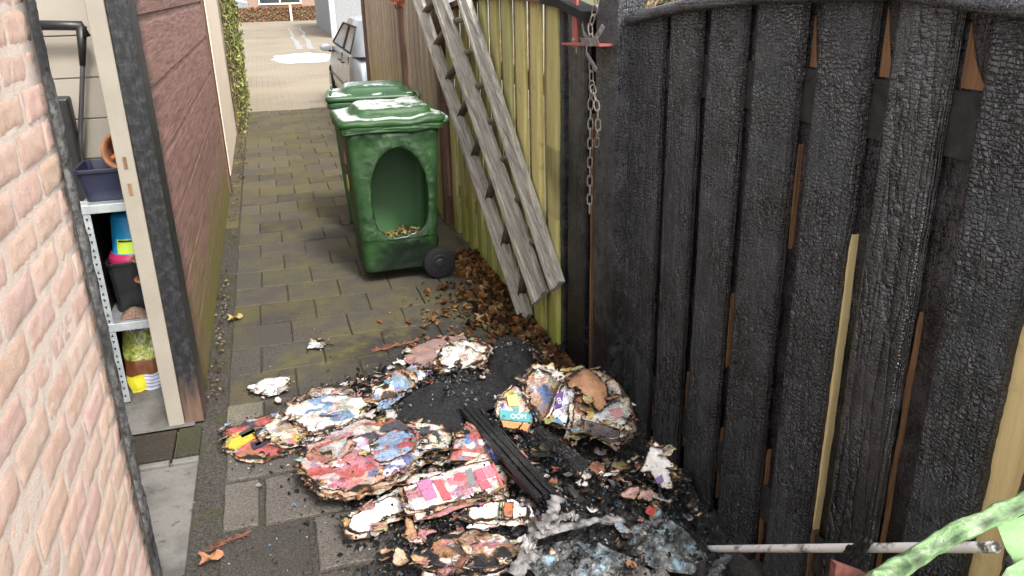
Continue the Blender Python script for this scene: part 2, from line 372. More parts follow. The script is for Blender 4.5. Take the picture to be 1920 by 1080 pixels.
def paper_mat(name, gloss=.6, text=1.):
    t = NT(name); o = t.pos(obj=True); p = t.pos()
    c = t.attr('Col'); xyz = t.sep(o)
    rows = t.math('GREATER_THAN', t.math('SINE', t.math('MULTIPLY', xyz[1], 2 * math.pi / .0105)), .1)
    word = t.math('GREATER_THAN', t.noise(t.pos((1, .35, 1), obj=True), 260, 2), .47)
    blk = t.math('GREATER_THAN', t.noise(o, 16, 1), .5)
    tx = t.math('MULTIPLY', t.math('MULTIPLY', rows, word), blk)
    c = t.mix(t.math('MULTIPLY', tx, .55 * text), c, (.12, .11, .12))
    ill = t.ramp(t.noise(o, 55, 5, .7, 1.5), [(.33, .42 + .4 * (1 - text)), (.58, 1.05)])
    hue = t.mix(.72, (.62, .60, .58), t.vor(t.pos((1, 1.6, 1), obj=True), 62, 'F1', 'Color')); c = t.mix(t.math('MULTIPLY', t.math('GREATER_THAN', t.noise(o, 21, 2), .53), .6 * text), c, t.mix(1., c, hue, 'MULTIPLY'))
    c = t.mix(1., c, ill, 'MULTIPLY')
    speck = t.ramp(t.noise(p, 120, 3, .6), [(.62, 0), (.67, 1)]); c = t.mix(t.math('MULTIPLY', speck, .8), c, (.02, .018, .016))
    b = t.math('ADD', t.attr('burn', 'Fac'), t.math('MULTIPLY', t.math('SUBTRACT', t.noise(p, 30, 7, .78), .5), 1.55))
    c = t.mix(t.ramp(b, [(.28, 0), (.50, 1)]), c, (.30, .15, .06))
    c = t.mix(t.ramp(b, [(.46, 0), (.62, 1)]), c, (.012, .011, .011))
    return t.fin(c, gloss, t.bump(t.noise(p, 70, 4), .003), 0, .4)
M['paper'] = paper_mat('printed_burnt_paper'); M['blank'] = paper_mat('blank_burnt_paper', text=0.)
def page_mat():
    t = NT('charred_page_edges'); p = t.pos(); b = t.math('ADD', t.attr('burn', 'Fac'), t.math('MULTIPLY', t.math('SUBTRACT', t.noise(p, 22, 6, .75), .47), 1.5))
    ln = t.noise(t.pos((6, 6, 240)), 2, 3); c = t.mix(ln, (.22, .16, .11), (.56, .50, .43))
    c = t.mix(t.ramp(b, [(.2, 0), (.45, 1)]), c, (.28, .13, .05)); c = t.mix(t.ramp(b, [(.42, 0), (.6, 1)]), c, (.013, .012, .012))
    return t.fin(c, .85, t.bump(ln, .004), 0, .2)
M['page'] = page_mat()
def ash_mat():
    t = NT('wet_black_ash'); p = t.pos(); f = t.noise(p, 60, 7, .8); v = t.vor(p, 75, 'F1')
    c = t.mix(t.ramp(f, [(.42, 0), (.72, 1)]), (.008, .008, .009), (.085, .083, .083))
    c = t.mix(1., c, t.attr('Col'), 'MULTIPLY')
    return t.fin(c, t.ramp(t.noise(p, 30, 3), [(.35, .35), (.65, .8)]), t.bump(f, .014, 1., t.bump(v, .01, .7)), 0, .5)
M['ash'] = ash_mat()

# ================================================================== SETTING
def sheet(name, x0, y0, x1, y1, z, m, kind='structure'):
    b = MB(); b.add([(x0, y0, z), (x1, y0, z), (x1, y1, z), (x0, y1, z)], [(0, 1, 2, 3)]); o = b.build(name, m); o['kind'] = kind; return o
sheet('ground', -250, -120, 250, 400, -.03, M['soil'])
sheet('street', -40, 10.4, 60, 49.4, -.012, M['street'])
sheet('paving_bed', -.52, -1.5, 2.0, 10.6, -.013, M['grit'])
# alley tiles, laid in half bond; each tile its own height, tint and chipped outline
b = MB()
y = -.9; row = 0; T = .302
while y < 12.4:
    off = (.151 if row % 2 else 0.) + random.uniform(-.008, .008)
    x = -.345
    first = True
    while x < 1.28:
        w = T - off if (first and off > .05) else T; first = False
        g = random.uniform(.004, .008) if y > 3.0 else random.uniform(.012, .028)
        tn = random.choice([1, 1, .9, 1.1, .8]) * random.uniform(.88, 1.1); tint = (tn * random.uniform(.97, 1.04), tn, tn * random.uniform(.93, 1.02))
        if y < 3.05: tint = (lambda q: (q, q * .985, q * .96))(tint[0] * random.choice([1.1, 1.5, 1.9]) * random.uniform(.9, 1.1))
        if y > 6.6: tint = (tint[0] * 1.25, tint[1] * 1.2, tint[2] * 1.02)
        dz = random.gauss(0, .0022); n_ = 5
        x0, x1, y0, y1 = x + g / 2, x + w - g / 2, y + g / 2, y + T - g / 2
        ring = []
        for k in range(4 * n_):
            e, q = divmod(k, n_); q = q / n_
            px, py = [(x0 + (x1 - x0) * q, y0), (x1, y0 + (y1 - y0) * q), (x1 - (x1 - x0) * q, y1), (x0, y1 - (y1 - y0) * q)][e]
            j = .0025 if q else .005
            px += random.uniform(-j, j) * .7; py += random.uniform(-j, j) * .7
            ring.append((px, py))
        cx_, cy_ = (x0 + x1) / 2, (y0 + y1) / 2; m_ = len(ring)
        tl = (random.gauss(0, .006), random.gauss(0, .006))
        zz = lambda px, py, d=0: dz + d + (px - cx_) * tl[0] + (py - cy_) * tl[1]
        vs = [(px, py, -.035) for px, py in ring] + [(px, py, zz(px, py, -.004)) for px, py in ring] + \
             [(cx_ + (px - cx_) * .965, cy_ + (py - cy_) * .965, zz(px, py)) for px, py in ring]
        fs = [(l * m_ + k, l * m_ + (k + 1) % m_, (l + 1) * m_ + (k + 1) % m_, (l + 1) * m_ + k) for l in range(2) for k in range(m_)]
        fs.append(tuple(2 * m_ + k for k in range(m_)))
        b.add(vs, fs, tint)
        x += w
    y += T; row += 1
o = b.build('alley_paving', M['paving']); o['kind'] = 'structure'
# strip of small setts along the shed wall
b = MB(); y = 6.3
while y < 12.3:
    tn = random.uniform(.8, 1.2); b.box((-.465, y + .003, -.03), (-.352, y + .197, random.gauss(0, .002)), (tn * 1.1, tn, tn * .8)); y += .2
o = b.build('edging_strip', M['paving'], bevel=.004); o['kind'] = 'structure'
b = MB()                                                          # slabs in the shed doorway and the pale sill
for y0, y1 in ((.6, 1.35), (1.36, 2.12), (2.13, 2.905)):
    b.box((-1.1, y0, -.03), (-.438, y1, random.uniform(0, .003)), (1, 1, 1))
o = b.build('doorway_slabs', M['slab'], bevel=.006); o['kind'] = 'structure'
b = MB(); b.box((-.70, 2.922, -.03), (-.545, 2.952, .004)); b.box((-.535, 2.922, -.03), (-.438, 2.955, .002))
o = b.build('threshold', M['slab'], bevel=.004, ); o['kind'] = 'structure'
b = MB()
for i in range(4): b.box((-.53 + i * .0, 2.98 + 0, -.03), (-.44, 3.2, -.001), (.55, .6, .4)) if i == 0 else None
b.box((-.85, 2.98, -.03), (-.54, 3.2, -.002), (.5, .45, .38))
o = b.build('doorway_tiles', M['paving'], bevel=.004); o['kind'] = 'structure'
sheet('shed_floor', -1.9, 3.2, -.47, 7.4, .004, M['slab'])

# white spill on the street, a thin film with ragged outline
b = MB(); cpt = gz(565, 108); pts = []
for k in range(60):
    a = 2 * math.pi * k / 60; rr = 1 + .28 * nz(math.cos(a) * 2, math.sin(a) * 2, 3) + .12 * nz(math.cos(a) * 7, math.sin(a) * 7, 8)
    pts.append((cpt.x + .05 + .8 * rr * math.cos(a), cpt.y + 1.6 * rr * math.sin(a), -.006))
b.add(pts, [tuple(range(60))])
for (ua, va), (ub, vb) in (((585, 92), (560, 48)), ((562, 92), (540, 52))):
    p, q = gz(ua, va), gz(ub, vb); ls, rs_ = [], []
    for i in range(13):
        c = p.lerp(q, i / 12); w = .10 * (1 - i / 14) * (1 + .5 * nz(i * .9, va)); c.x += .12 * nz(i * .5, ua)
        ls.append((c.x - w, c.y, -.005)); rs_.append((c.x + w, c.y, -.005))
    b.add(ls + rs_, [(i, i + 1, 13 + i + 1, 13 + i) for i in range(12)], (.45, .44, .42))
t = NT('white_powder'); pw = t.fin(t.mix(1., (.62, .63, .64), t.attr('Col'), 'MULTIPLY'), .6, t.bump(t.noise(t.pos(), 30, 3), .003))
tag(b.build('white_spill', pw), 'white powdery spill spread over the street beyond the alley', 'spill', kind='stuff')

# ================================================================== BRICK PIER AND SHED (left)
shed = thing('shed', 'brick and plank shed on the left with scorched doorway posts', 'shed', (-.6, 3.3, 0))
def under(o, p):
    o.parent = p; o.matrix_parent_inverse = Matrix.Translation(-Vector(p.location)); return o
b = MB(); mo = MB(); PIT = .081; LEN = .222
row = 0; z = -.02
YE = 2.20
while z < 2.3:
    y1 = YE - (0 if row % 2 else .0) ; first = .105 if row % 2 else .21
    yy = YE
    L = first
    while yy > -.6:
        ya = yy - L; jx = random.gauss(0, .0022)
        tn = random.uniform(.92, 1.06); cc = (tn, tn * random.uniform(.95, 1.02), tn * random.uniform(.94, 1.03))
        NB = 8
        def fn(u, v, ya=ya, L=L, z=z, jx=jx, sd=row * 31.7 + ya * 9):
            y_ = ya + L * u; z_ = z + .069 * v
            e = min(u * L, (1 - u) * L, v * .069, (1 - v) * .069); rd = .004
            pull = 0 if e > rd else (1 - math.sqrt(max(0, 1 - ((rd - e) / rd) ** 2))) * .0045
            if yy > YE - 1e-6 and u > 1 - .03 / L: pull += (u - (1 - .03 / L)) * L * .45
            wob = .0018 * nz(y_ * 40 + sd, z_ * 50, sd) + .0018 * nz(y_ * 120, z_ * 120, sd)
            ye = y_ + .002 * nz(z_ * 60, sd, 4) * (1 if u in (0, 1) else .3)
            return (-.5085 + jx * .5 - pull * .55 + wob * .8, ye, z_ + .0015 * nz(y_ * 45, sd, 1))
        bf = lambda u, v, ya=ya, L=L: max(0, min(1, 1 - (YE - (ya + L * u)) / .13)) + (0.002 if (YE - (ya + L * u)) < .2 else 0)
        b.grid(fn, 14, 6, lambda u, v: cc, bf)
        yy = ya - .0135; L = .21
    row += 1; z += PIT
under(b.build('brickwork', M['brick'], smooth=True), shed)
ny_ = 60
mo.grid(lambda u, v: (-.5108 + .0016 * nz(u * 90, v * 90, 2), -.6 + (YE + .6 - .004) * u, -.02 + 2.32 * v), 90, 70, None, lambda u, v: max(0, min(1, 1 - (1 - u) * 2.8 / .12)))
mo.box((-.615, -.6, -.02), (-.516, YE - .004, 2.3), b=0.)
under(mo.build('mortar', M['mortar']), shed)
# charred door jamb at the end of the brickwork: cracked black wood with ragged edge
b = MB()
def fj(u, v):
    z_ = 2.3 * v; a = 2 * math.pi * u
    cxj, cyj = -.545, 2.232; hx, hy = .046, .030
    c, s = math.cos(a), math.sin(a); q = 1 / max(abs(c), abs(s)) ; q = .55 * q + .45
    k = 1 + .10 * nz(z_ * 16, c * 2, s * 2) + .06 * nz(z_ * 60, c * 4, s * 4)
    return (cxj + hx * c * q * k, cyj + hy * s * q * k + .004 * nz(z_ * 5, 1, 1), z_)
b.grid(fj, 28, 220, closed=True)
under(b.build('door_jamb', M['jamb'], smooth=True), shed)
# pale jamb
b = MB(); b.box((-.572, 3.225, -.0), (-.510, 3.29, 2.3)); o = b.build('pale_door_post', M['cream'], bevel=.004); under(o, shed)
b = MB()
pass
for zc in (.99, 1.09): b = MB(); b.box((-.548, 3.2225, zc), (-.535, 3.226, zc + .045)); under(b.build('lock_strike', M['orange_wood']), shed)
# charred corner post beside it
b = MB()
def fpost(u, v, x0=-.507, x1=-.434, y0=3.235, y1=3.42):
    per = [(x0, y0), (x1, y0), (x1, y1), (x0, y1)]; q = u * 4; i = int(q) % 4; f = q - int(q); p, r = per[i], per[(i + 1) % 4]
    x, y = p[0] + (r[0] - p[0]) * f, p[1] + (r[1] - p[1]) * f; z_ = 2.3 * v
    n_ = .0015 * nz(x * 60, y * 60, z_ * 30) * min(1, max(0, (z_ - .3) * 2))
    return (x + n_, y + n_, z_)
b.grid(fpost, 40, 120, None, lambda u, v: 1., closed=True)
t = NT('half_charred_post'); p = t.pos(); z = t.sep(p)[2]
f = t.ramp(t.math('ADD', z, t.math('MULTIPLY', t.math('SUBTRACT', t.noise(t.pos((12, 12, 1.5)), 3, 5), .5), .5)), [(.04, 0), (.26, 1)])
g = t.noise(t.pos((40, 40, 2)), 2.5, 5); cr = t.vor(t.pos((1, 1, .6)), 120, 'DISTANCE_TO_EDGE')
cc = t.mix(f, t.mix(g, (.05, .028, .018), (.17, .10, .065)), t.mix(t.ramp(t.noise(p, 34, 6, .75), [(.48, 0), (.8, 1)]), (.010, .010, .012), (.065, .065, .075)))
M['half_char'] = t.fin(cc, t.ramp(f, [(0, .75), (1, .42)]), t.bump(t.math('MULTIPLY', t.ramp(cr, [(0, 0), (.3, 1)]), f), .0018, .8, t.bump(g, .003)), 0, .6)
under(b.build('corner_post', M['half_char'], smooth=False), shed)
# horizontal planks, lightly shiplapped
b = MB(); z = .0; k = 0
while z < 2.3:
    h = .27; tn = random.uniform(.85, 1.15)
    def fp(u, v, z=z, sd=k):
        return (-.448 + (.003 - .006 * v if v < .985 else -.012) + .0012 * nz(u * 30, v * 6, sd), 3.42 + 3.98 * u, z + h * v)
    b.grid(fp, 60, 6, lambda u, v: (tn, tn, tn), lambda u, v: max(0, .8 - u * 12) * .9)
    z += h; k += 1
b.box((-.55, 3.43, 0), (-.478, 7.39, 2.28))
under(b.build('plank_wall', M['plank']), shed)
b = MB(); b.box((-.53, 7.4, .0), (-.432, 7.62, 2.3)); b.box((-.56, 7.62, .1), (-.476, 8.2, 2.3))
under(b.build('edge_trim', M['fence_brown'], bevel=.004), shed)
# inside: panelled back wall and side wall
b = MB(); z = 0
while z < 2.3:
    b.box((-1.9, 4.30, z + .003), (-.552, 4.33, z + .187)); z += .19
b.box((-1.9, 4.312, 0), (-.552, 4.34, 2.3))
under(b.build('back_panelling', M['cream_wall'], bevel=.002), shed)
b = MB(); b.box((-1.93, 2.3, 0), (-1.9, 4.34, 2.3)); under(b.build('side_panelling', M['cream_wall']), shed)

# neighbouring plastered wall and the ivy on it
b = MB(); b.box((-.9, 8.2, 0), (-.455, 10.75, 2.4), jit=.004)
tag(b.build('plaster_wall', M['plaster'], bevel=.01), 'cream plastered wall end beyond the brown planks', 'wall')
b = MB(); b.box((-.9, 10.76, 0), (-.47, 16.5, 1.9)); b.box((-.93, 10.8, 1.9), (-.44, 16.5, 1.95))
tag(b.build('garden_wall', M['plaster'], bevel=.01), 'garden wall covered in yellow-green ivy past the plaster', 'wall')
def leaf_faces(mb, p, n, size, c, fold=.25, yaw=None):
    n = Vector(n).normalized(); a = Vector((random.gauss(0, 1), random.gauss(0, 1), random.gauss(0, 1))); t_ = (a - n * a.dot(n)).normalized(); s_ = n.cross(t_); p = Vector(p)
    L, W = size, size * random.uniform(.5, .75); u = n * (L * fold * random.uniform(.3, 1))
    vs = [p - t_ * L * .5, p + s_ * W * .5 + u - t_ * L * .1, p + t_ * L * .5 + u * .4, p - s_ * W * .5 + u - t_ * L * .1, p + t_ * L * .05]
    vs += [p + s_ * W * .3 + u * .7 + t_ * L * .28, p - s_ * W * .3 + u * .7 + t_ * L * .28]
    mb.add(vs, [(0, 1, 4), (1, 5, 4), (5, 2, 4), (2, 6, 4), (6, 3, 4), (3, 0, 4)], c)
ivy = thing('ivy', 'yellow-green ivy climbing the garden wall beside the alley mouth', 'climbing plant', (-.45, 11.6, 0))
b = MB()
for _ in range(5200):
    y_ = random.uniform(10.5, 14.5); z_ = random.random() ** .8 * 2.2
    d_i = .03 + .12 * max(0, nz(y_ * 1.7, z_ * 1.9, 5) + .4) * random.random() + .05 * (y_ > 10.9)
    k = random.uniform(.5, 1.2); c = random.choice([(.30, .30, .07), (.22, .26, .06), (.16, .20, .05), (.38, .33, .12), (.12, .13, .05)])
    leaf_faces(b, (-.46 + d_i, y_, z_), (1, random.gauss(0, .6), random.gauss(.3, .6)), random.uniform(.035, .07), tuple(q * k for q in c))
under(b.build('foliage', M['attr']), ivy)
b = MB()
for k in range(9):
    y_ = 10.7 + k * .4; b.tube([(-.45 + .02 * random.random(), y_ + .12 * nz(z_ * 2, k, 0), z_ / 1.) for z_ in np.linspace(0, 1.9, 14)], .008, 6, (.2, .13, .08))
under(b.build('stem', M['attr']), ivy)

# ================================================================== FENCE (right)
CAP = [(2.75, 1.55), (2.63, 1.569), (2.3, 1.61), (1.92, 1.638), (1.45, 1.652), (1.22, 1.632), (1.087, 1.62), (.9, 1.59), (.4, 1.50)]
def cap_z(y):
    ys = [p[0] for p in CAP][::-1]; zs = [p[1] for p in CAP][::-1]; return float(np.interp(y, ys, zs))
XF = 1.25
gate = thing('charred_gate', 'arched wooden gate burnt black with alligator cracked boards', 'gate', (1.27, 1.6, 0))
slots = [(2.435, 2.49), (2.19, 2.245), (1.95, 2.005), (1.685, 1.75), (1.44, 1.505), (1.20, 1.28), (.955, 1.03)]
edges = [2.74] + [v for s in slots for v in (s[1], s[0])] + [.70]
def board(name, y0, y1, x0, x1, z0, ztop, m, parent, res=.012, warp=.004, edge=.004, seed=0, smooth=True, burnf=None, cfun=None, jag=0.):
    """one board, slightly cupped, with eroded edges; outer face looks towards -x"""
    b = MB(); W = y1 - y0; nu = max(6, int(W / res)); 
    def fn(u, v):
        y_ = y0 + W * u; zt = ztop(y_) if callable(ztop) else ztop; z_ = z0 + (zt - z0) * v
        e = min(u, 1 - u) * W; pull = .006 * max(0, 1 - e / .008) ** 2
        ye = edge * (nz(z_ * 14, seed + (u > .5) * 7, 2) + .5 * nz(z_ * 45, seed + (u > .5) * 7, 9)) * (abs(2 * u - 1) ** 6)
        return (x0 + pull + warp * nz(y_ * 5, z_ * 2.2, seed) + .0018 * nz(y_ * 50, z_ * 50, seed), y_ + ye, z_)
    nv = 110
    b.grid(fn, nu, nv, (lambda u, v: cfun(u, v)) if cfun else None, burnf)
    w = nu + 1; per = [i for i in range(w)] + [j * w + nu for j in range(1, nv + 1)] + [nv * w + i for i in range(nu - 1, -1, -1)] + [j * w for j in range(nv - 1, 0, -1)]
    base = len(b.v); vs = [(x1, b.v[i][1], b.v[i][2]) for i in per]
    b.v += vs; b.c += [b.c[i] for i in per]; b.b += [b.b[i] for i in per]; n = len(per)
    for k in range(n): b.f.append((per[k], per[(k + 1) % n], base + (k + 1) % n, base + k)); b.mi.append(0)
    b.f.append(tuple(base + k for k in range(n))[::-1]); b.mi.append(0)
    o = b.build(name, m, smooth=False)
    me = o.data; nq = nu * nv; sm = [i < nq for i in range(len(me.polygons))]; me.polygons.foreach_set('use_smooth', sm)
    return under(o, parent) if parent else o
for i in range(0, len(edges), 2):
    ya, yb = edges[i + 1], edges[i]
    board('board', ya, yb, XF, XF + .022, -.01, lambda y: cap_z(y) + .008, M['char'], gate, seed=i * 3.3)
for k, (ya, yb) in enumerate(slots):                       # back boards seen in the slots
    if k < 6:
        board('back_board', ya - .02, yb + .15, XF + .036, XF + .05, -.01, lambda y: cap_z(y) + .006, M['char_fine'], gate, res=.02, seed=40 + k)
    else:
        bf = lambda u, v: max(0, min(1, (v * 1.6 - 1.08) * 9 + 1.2 * nz(u * 3, v * 12, 4)))
        board('back_board', ya - .03, yb + .05, XF + .022, XF + .034, -.01, lambda y: cap_z(y) + .006, M['fresh_wood'], gate, res=.02, seed=40 + k, burnf=bf)['label'] = 'pale unburnt board glowing yellow between black boards'
for z0, z1 in ((1.355, 1.485), (.16, .28)):                # ledgers behind the boards
    b = MB(); b.bar((XF + .029, .72, (z0 + z1) / 2), (XF + .029, 2.74, (z0 + z1) / 2), .011, z1 - z0, seg=40, wob=.001)
    under(b.build('ledger', M['char_matte'], bevel=.003), gate)
def sliver(y, za, zb, w, m, side=1, x=XF + .012, seed=0, name='bare_wood_streak'):
    b = MB(); n = 40; vs = []
    for i in range(n + 1):
        f = i / n; z_ = za + (zb - za) * f; tp = math.sin(math.pi * min(1, max(.02, f))) ** .4 * (1 + .6 * nz(f * 9, seed, 1) + .5 * nz(f * 30, seed, 3)); ww = w * tp
        y_ = y + .003 * nz(f * 6, seed, 5)
        vs += [(x, y_ - ww * .5, z_), (x, y_ + ww * .5, z_), (x + .02, y_ + ww * .5, z_), (x + .02, y_ - ww * .5, z_)]
    fs = [(0, 1, 2, 3), tuple(4 * n + k for k in (3, 2, 1, 0))]
    for i in range(n):
        for k in range(4): fs.append((4 * i + k, 4 * i + (k + 1) % 4, 4 * i + 4 + (k + 1) % 4, 4 * i + 4 + k))
    b.add(vs, fs, (1, 1, 1), 0.); return under(b.build(name, m), gate)
# bare wood streaks along the slot sides (unburnt inner faces)
sliver(1.746, 1.02, 1.30, .006, M['orange_wood'], x=XF + .024, seed=21); sliver(2.0, .55, .80, .006, M['orange_wood'], x=XF + .024, seed=22); sliver(2.485, .05, .28, .006, M['orange_wood'], x=XF + .024, seed=23); sliver(1.502, -.02, .30, .012, M['orange_wood'], x=XF + .0145, seed=24)
sliver(1.502, .28, 1.13, .010, M['fresh_wood'], x=XF + .016, seed=1)
sliver(1.277, .30, 1.02, .010, M['orange_wood'], x=XF + .028, seed=2)
sliver(1.746, -.02, .40, .008, M['orange_wood'], x=XF + .026, seed=3)
sliver(2.0, .06, .33, .007, M['orange_wood'], x=XF + .026, seed=4)
sliver(2.24, .12, .42, .006, M['orange_wood'], x=XF + .026, seed=5)
def flame_mark(yc, z0, z1, w, m, seed):                     # the tapering unburnt wedge above the ledger in a slot
    b = MB(); n = 30; vs = []
    for i in range(n + 1):
        f = i / n; z_ = z0 + (z1 - z0) * f; ww = w * (1 - f) ** 2.2 + .010 * (1 - f ** 6); vs += [(XF + .031, yc - ww + .002 * nz(f * 8, seed, 2), z_), (XF + .031, yc, z_), (XF + .034, yc, z_), (XF + .034, yc - ww, z_)]
    fs = [(0, 1, 2, 3), tuple(4 * n + k for k in (3, 2, 1, 0))]
    for i in range(n):
        for k in range(4): fs.append((4 * i + k, 4 * i + (k + 1) % 4, 4 * i + 4 + (k + 1) % 4, 4 * i + 4 + k))
    b.add(vs, fs); return under(b.build('bare_wood_wedge', m), gate)
flame_mark(1.275, 1.49, 1.61, .055, M['orange_wood'], 1); flame_mark(1.50, 1.49, 1.635, .035, M['orange_wood'], 2)
flame_mark(1.745, 1.49, 1.61, .02, M['orange_wood'], 3); flame_mark(1.998, 1.45, 1.50, .03, M['orange_wood'], 4)
b = MB()                                                    # arched cap rail with moss at its right end
def fc(u, v):
    y_ = 2.74 - 2.3 * v; a = 2 * math.pi * u; c, s = math.cos(a), math.sin(a); q = .6 / max(abs(c), abs(s)) + .4
    k = 1 + .06 * nz(y_ * 30, c * 2, s * 2)
    return (XF + .022 + .046 * c * q * k, y_, cap_z(y_) + .016 + .021 * s * q * k)
b.grid(fc, 20, 150, closed=True)
under(b.build('cap_rail', M['char_fine'], smooth=True), gate)
b = MB()
for _ in range(900):
    y_ = random.choice([random.uniform(.7, 1.36), random.uniform(1.0, 1.3), random.uniform(1.5, 1.62)]); x_ = XF + .022 + random.uniform(-.03, .04)
    k = random.uniform(.6, 1.2); leaf_faces(b, (x_, y_, cap_z(y_) + .037 + random.uniform(-.003, .008)), (random.gauss(0, .4), random.gauss(0, .4), 1), random.uniform(.006, .016), tuple(q * k for q in random.choice([(.30, .30, .10), (.36, .33, .18), (.22, .27, .06)])))
under(b.build('moss', M['attr']), gate)

# charred post between gate and fence
b = MB()
def fq(u, v):
    x0, x1, y0, y1 = 1.215, 1.315, 2.76, 2.96; per = [(x0, y0), (x1, y0), (x1, y1), (x0, y1)]; q = u * 4; i = int(q) % 4; f = q - int(q); p, r = per[i], per[(i + 1) % 4]
    x, y = p[0] + (r[0] - p[0]) * f, p[1] + (r[1] - p[1]) * f; z_ = -.02 + 1.82 * v; n_ = .003 * nz(x * 40, y * 40, z_ * 25); return (x + n_, y + n_, z_)
b.grid(fq, 48, 160, closed=True); b.add([fq(i / 48, 1) for i in range(48)], [tuple(range(48))])
post = b.build('gate_post', M['char_fine']); tag(post, 'thick charred square post between black gate and green fence', 'post')
# fence panels
def fence_z(y): return float(np.interp(y, [3.0, 3.3, 4.1, 4.7, 5.3, 5.8], [1.56, 1.605, 1.64, 1.62, 1.56, 1.50]))
pan = thing('green_fence_panel', 'arched fence panel of algae-green vertical boards behind the ladder', 'fence panel', (1.2, 4.4, 0))
y = 3.375; k = 0
while y < 5.75:
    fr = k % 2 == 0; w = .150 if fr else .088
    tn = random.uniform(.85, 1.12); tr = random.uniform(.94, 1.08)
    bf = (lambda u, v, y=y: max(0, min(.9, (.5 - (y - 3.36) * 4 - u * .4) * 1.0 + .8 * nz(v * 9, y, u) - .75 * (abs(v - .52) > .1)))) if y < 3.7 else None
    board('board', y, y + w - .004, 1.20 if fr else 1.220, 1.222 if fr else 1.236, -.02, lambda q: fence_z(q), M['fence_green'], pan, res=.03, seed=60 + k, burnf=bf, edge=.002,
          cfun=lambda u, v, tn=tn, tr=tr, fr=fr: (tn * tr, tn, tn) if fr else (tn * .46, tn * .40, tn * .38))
    y += w; k += 1
b = MB(); pts = [(1.213, q, fence_z(q) + .016) for q in np.linspace(3.0, 5.8, 40)]
for p, q in zip(pts, pts[1:]): b.bar(p, q, .085, .034, b=1. if p[1] < 3.5 else 0.)
under(b.build('cap_rail', M['fence_brown']), pan)
for zc in (.3, 1.25):
    b = MB(); b.bar((1.245, 3.38, zc), (1.245, 5.78, zc), .032, .09); under(b.build('rail', M['fence_brown']), pan)
pan2 = thing('scorched_fence_board', 'narrow black boards beside the gate post under the chain', 'fence panel', (1.23, 3.15, 0))
board('board', 3.07, 3.285, 1.218, 1.24, -.02, lambda q: fence_z(q), M['char_fine'], pan2, seed=80)
board('board', 3.325, 3.372, 1.214, 1.24, -.02, lambda q: fence_z(q), M['char_fine'], pan2, seed=81)
board('back_board', 2.96, 3.37, 1.262, 1.28, -.02, lambda q: fence_z(q), M['char_matte'], pan2, seed=82)
for yq, w, s_ in ((3.315, .012, 7), (3.045, .014, 8)):
    o = sliver(yq, .0, 1.2, w, M['orange_wood'], x=1.236, seed=s_); o.parent = pan2; o.matrix_parent_inverse = Matrix.Translation(-Vector(pan2.location))
def straight_panel(name, label, y0, y1, m, ztop, x, tint):
    p_ = thing(name, label, 'fence panel', (x, (y0 + y1) / 2, 0)); y = y0; k = 0
    while y < y1 - .02:
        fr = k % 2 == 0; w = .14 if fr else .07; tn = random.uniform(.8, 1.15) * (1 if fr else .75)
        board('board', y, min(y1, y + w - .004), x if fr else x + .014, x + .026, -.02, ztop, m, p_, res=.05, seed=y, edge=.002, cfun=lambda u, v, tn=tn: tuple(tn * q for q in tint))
        y += w; k += 1
    b = MB(); b.bar((x + .045, y0, 1.2), (x + .045, y1, 1.2), .03, .09); under(b.build('rail', M['fence_brown']), p_)
    return p_
straight_panel('weathered_fence_panel', 'weathered grey-brown fence panel partly hidden behind ladder top', 5.84, 7.25, M['fence_grey'], 1.78, 1.19, (1, .97, .9))
straight_panel('weathered_fence_panel', 'farthest grey fence panel ending beside the parked car', 7.45, 10.0, M['fence_grey'], 1.8, 1.19, (1, .94, .88))
for y_, lb in ((5.8, 'brown fence post hidden behind the ladder'), (7.35, 'brown post between the two grey fence panels'), (10.07, 'dark brown end post of fence beside the car')):
    b = MB(); b.box((1.16, y_ - .045, -.02), (1.25, y_ + .045, 1.86)); tag(b.build('fence_post', M['fence_brown'], bevel=.006), lb, 'post', 'square fence posts')

# ================================================================== WHEELIE BINS
def rrect(hx, hy, r, n):
    """n points round a rounded rectangle by arc length, starting in the middle of the -y side"""
    Ls = [2 * (hx - r), math.pi * r / 2, 2 * (hy - r), math.pi * r / 2] * 2; tot = sum(Ls); out = []
    cs = [(hx - r, -hy + r), (hx - r, hy - r), (-hx + r, hy - r), (-hx + r, -hy + r)]
    for k in range(n):
        s = (k / n) * tot + (hx - r); s %= tot; i = 0
        while s > Ls[i]: s -= Ls[i]; i += 1
        q, odd = divmod(i, 2)
        if odd:
            a = -math.pi / 2 + q * math.pi / 2 + s / r; out.append((cs[q][0] + r * math.cos(a), cs[q][1] + r * math.sin(a)))
        else:
            out.append([(-hx + r + s, -hy), (hx, -hy + r + s), (hx - r - s, hy), (-hx, hy - r - s)][q])
    return out
def loft(mb, rings, cap0=True, cap1=True, **kw):
    n = len(rings[0]); vs = [p for r in rings for p in r]
    fs = [(i * n + k, i * n + (k + 1) % n, (i + 1) * n + (k + 1) % n, (i + 1) * n + k) for i in range(len(rings) - 1) for k in range(n)]
    if cap0: fs.append(tuple(range(n))[::-1])
    if cap1: fs.append(tuple((len(rings) - 1) * n + k for k in range(n)))
    mb.add(vs, fs, **kw)
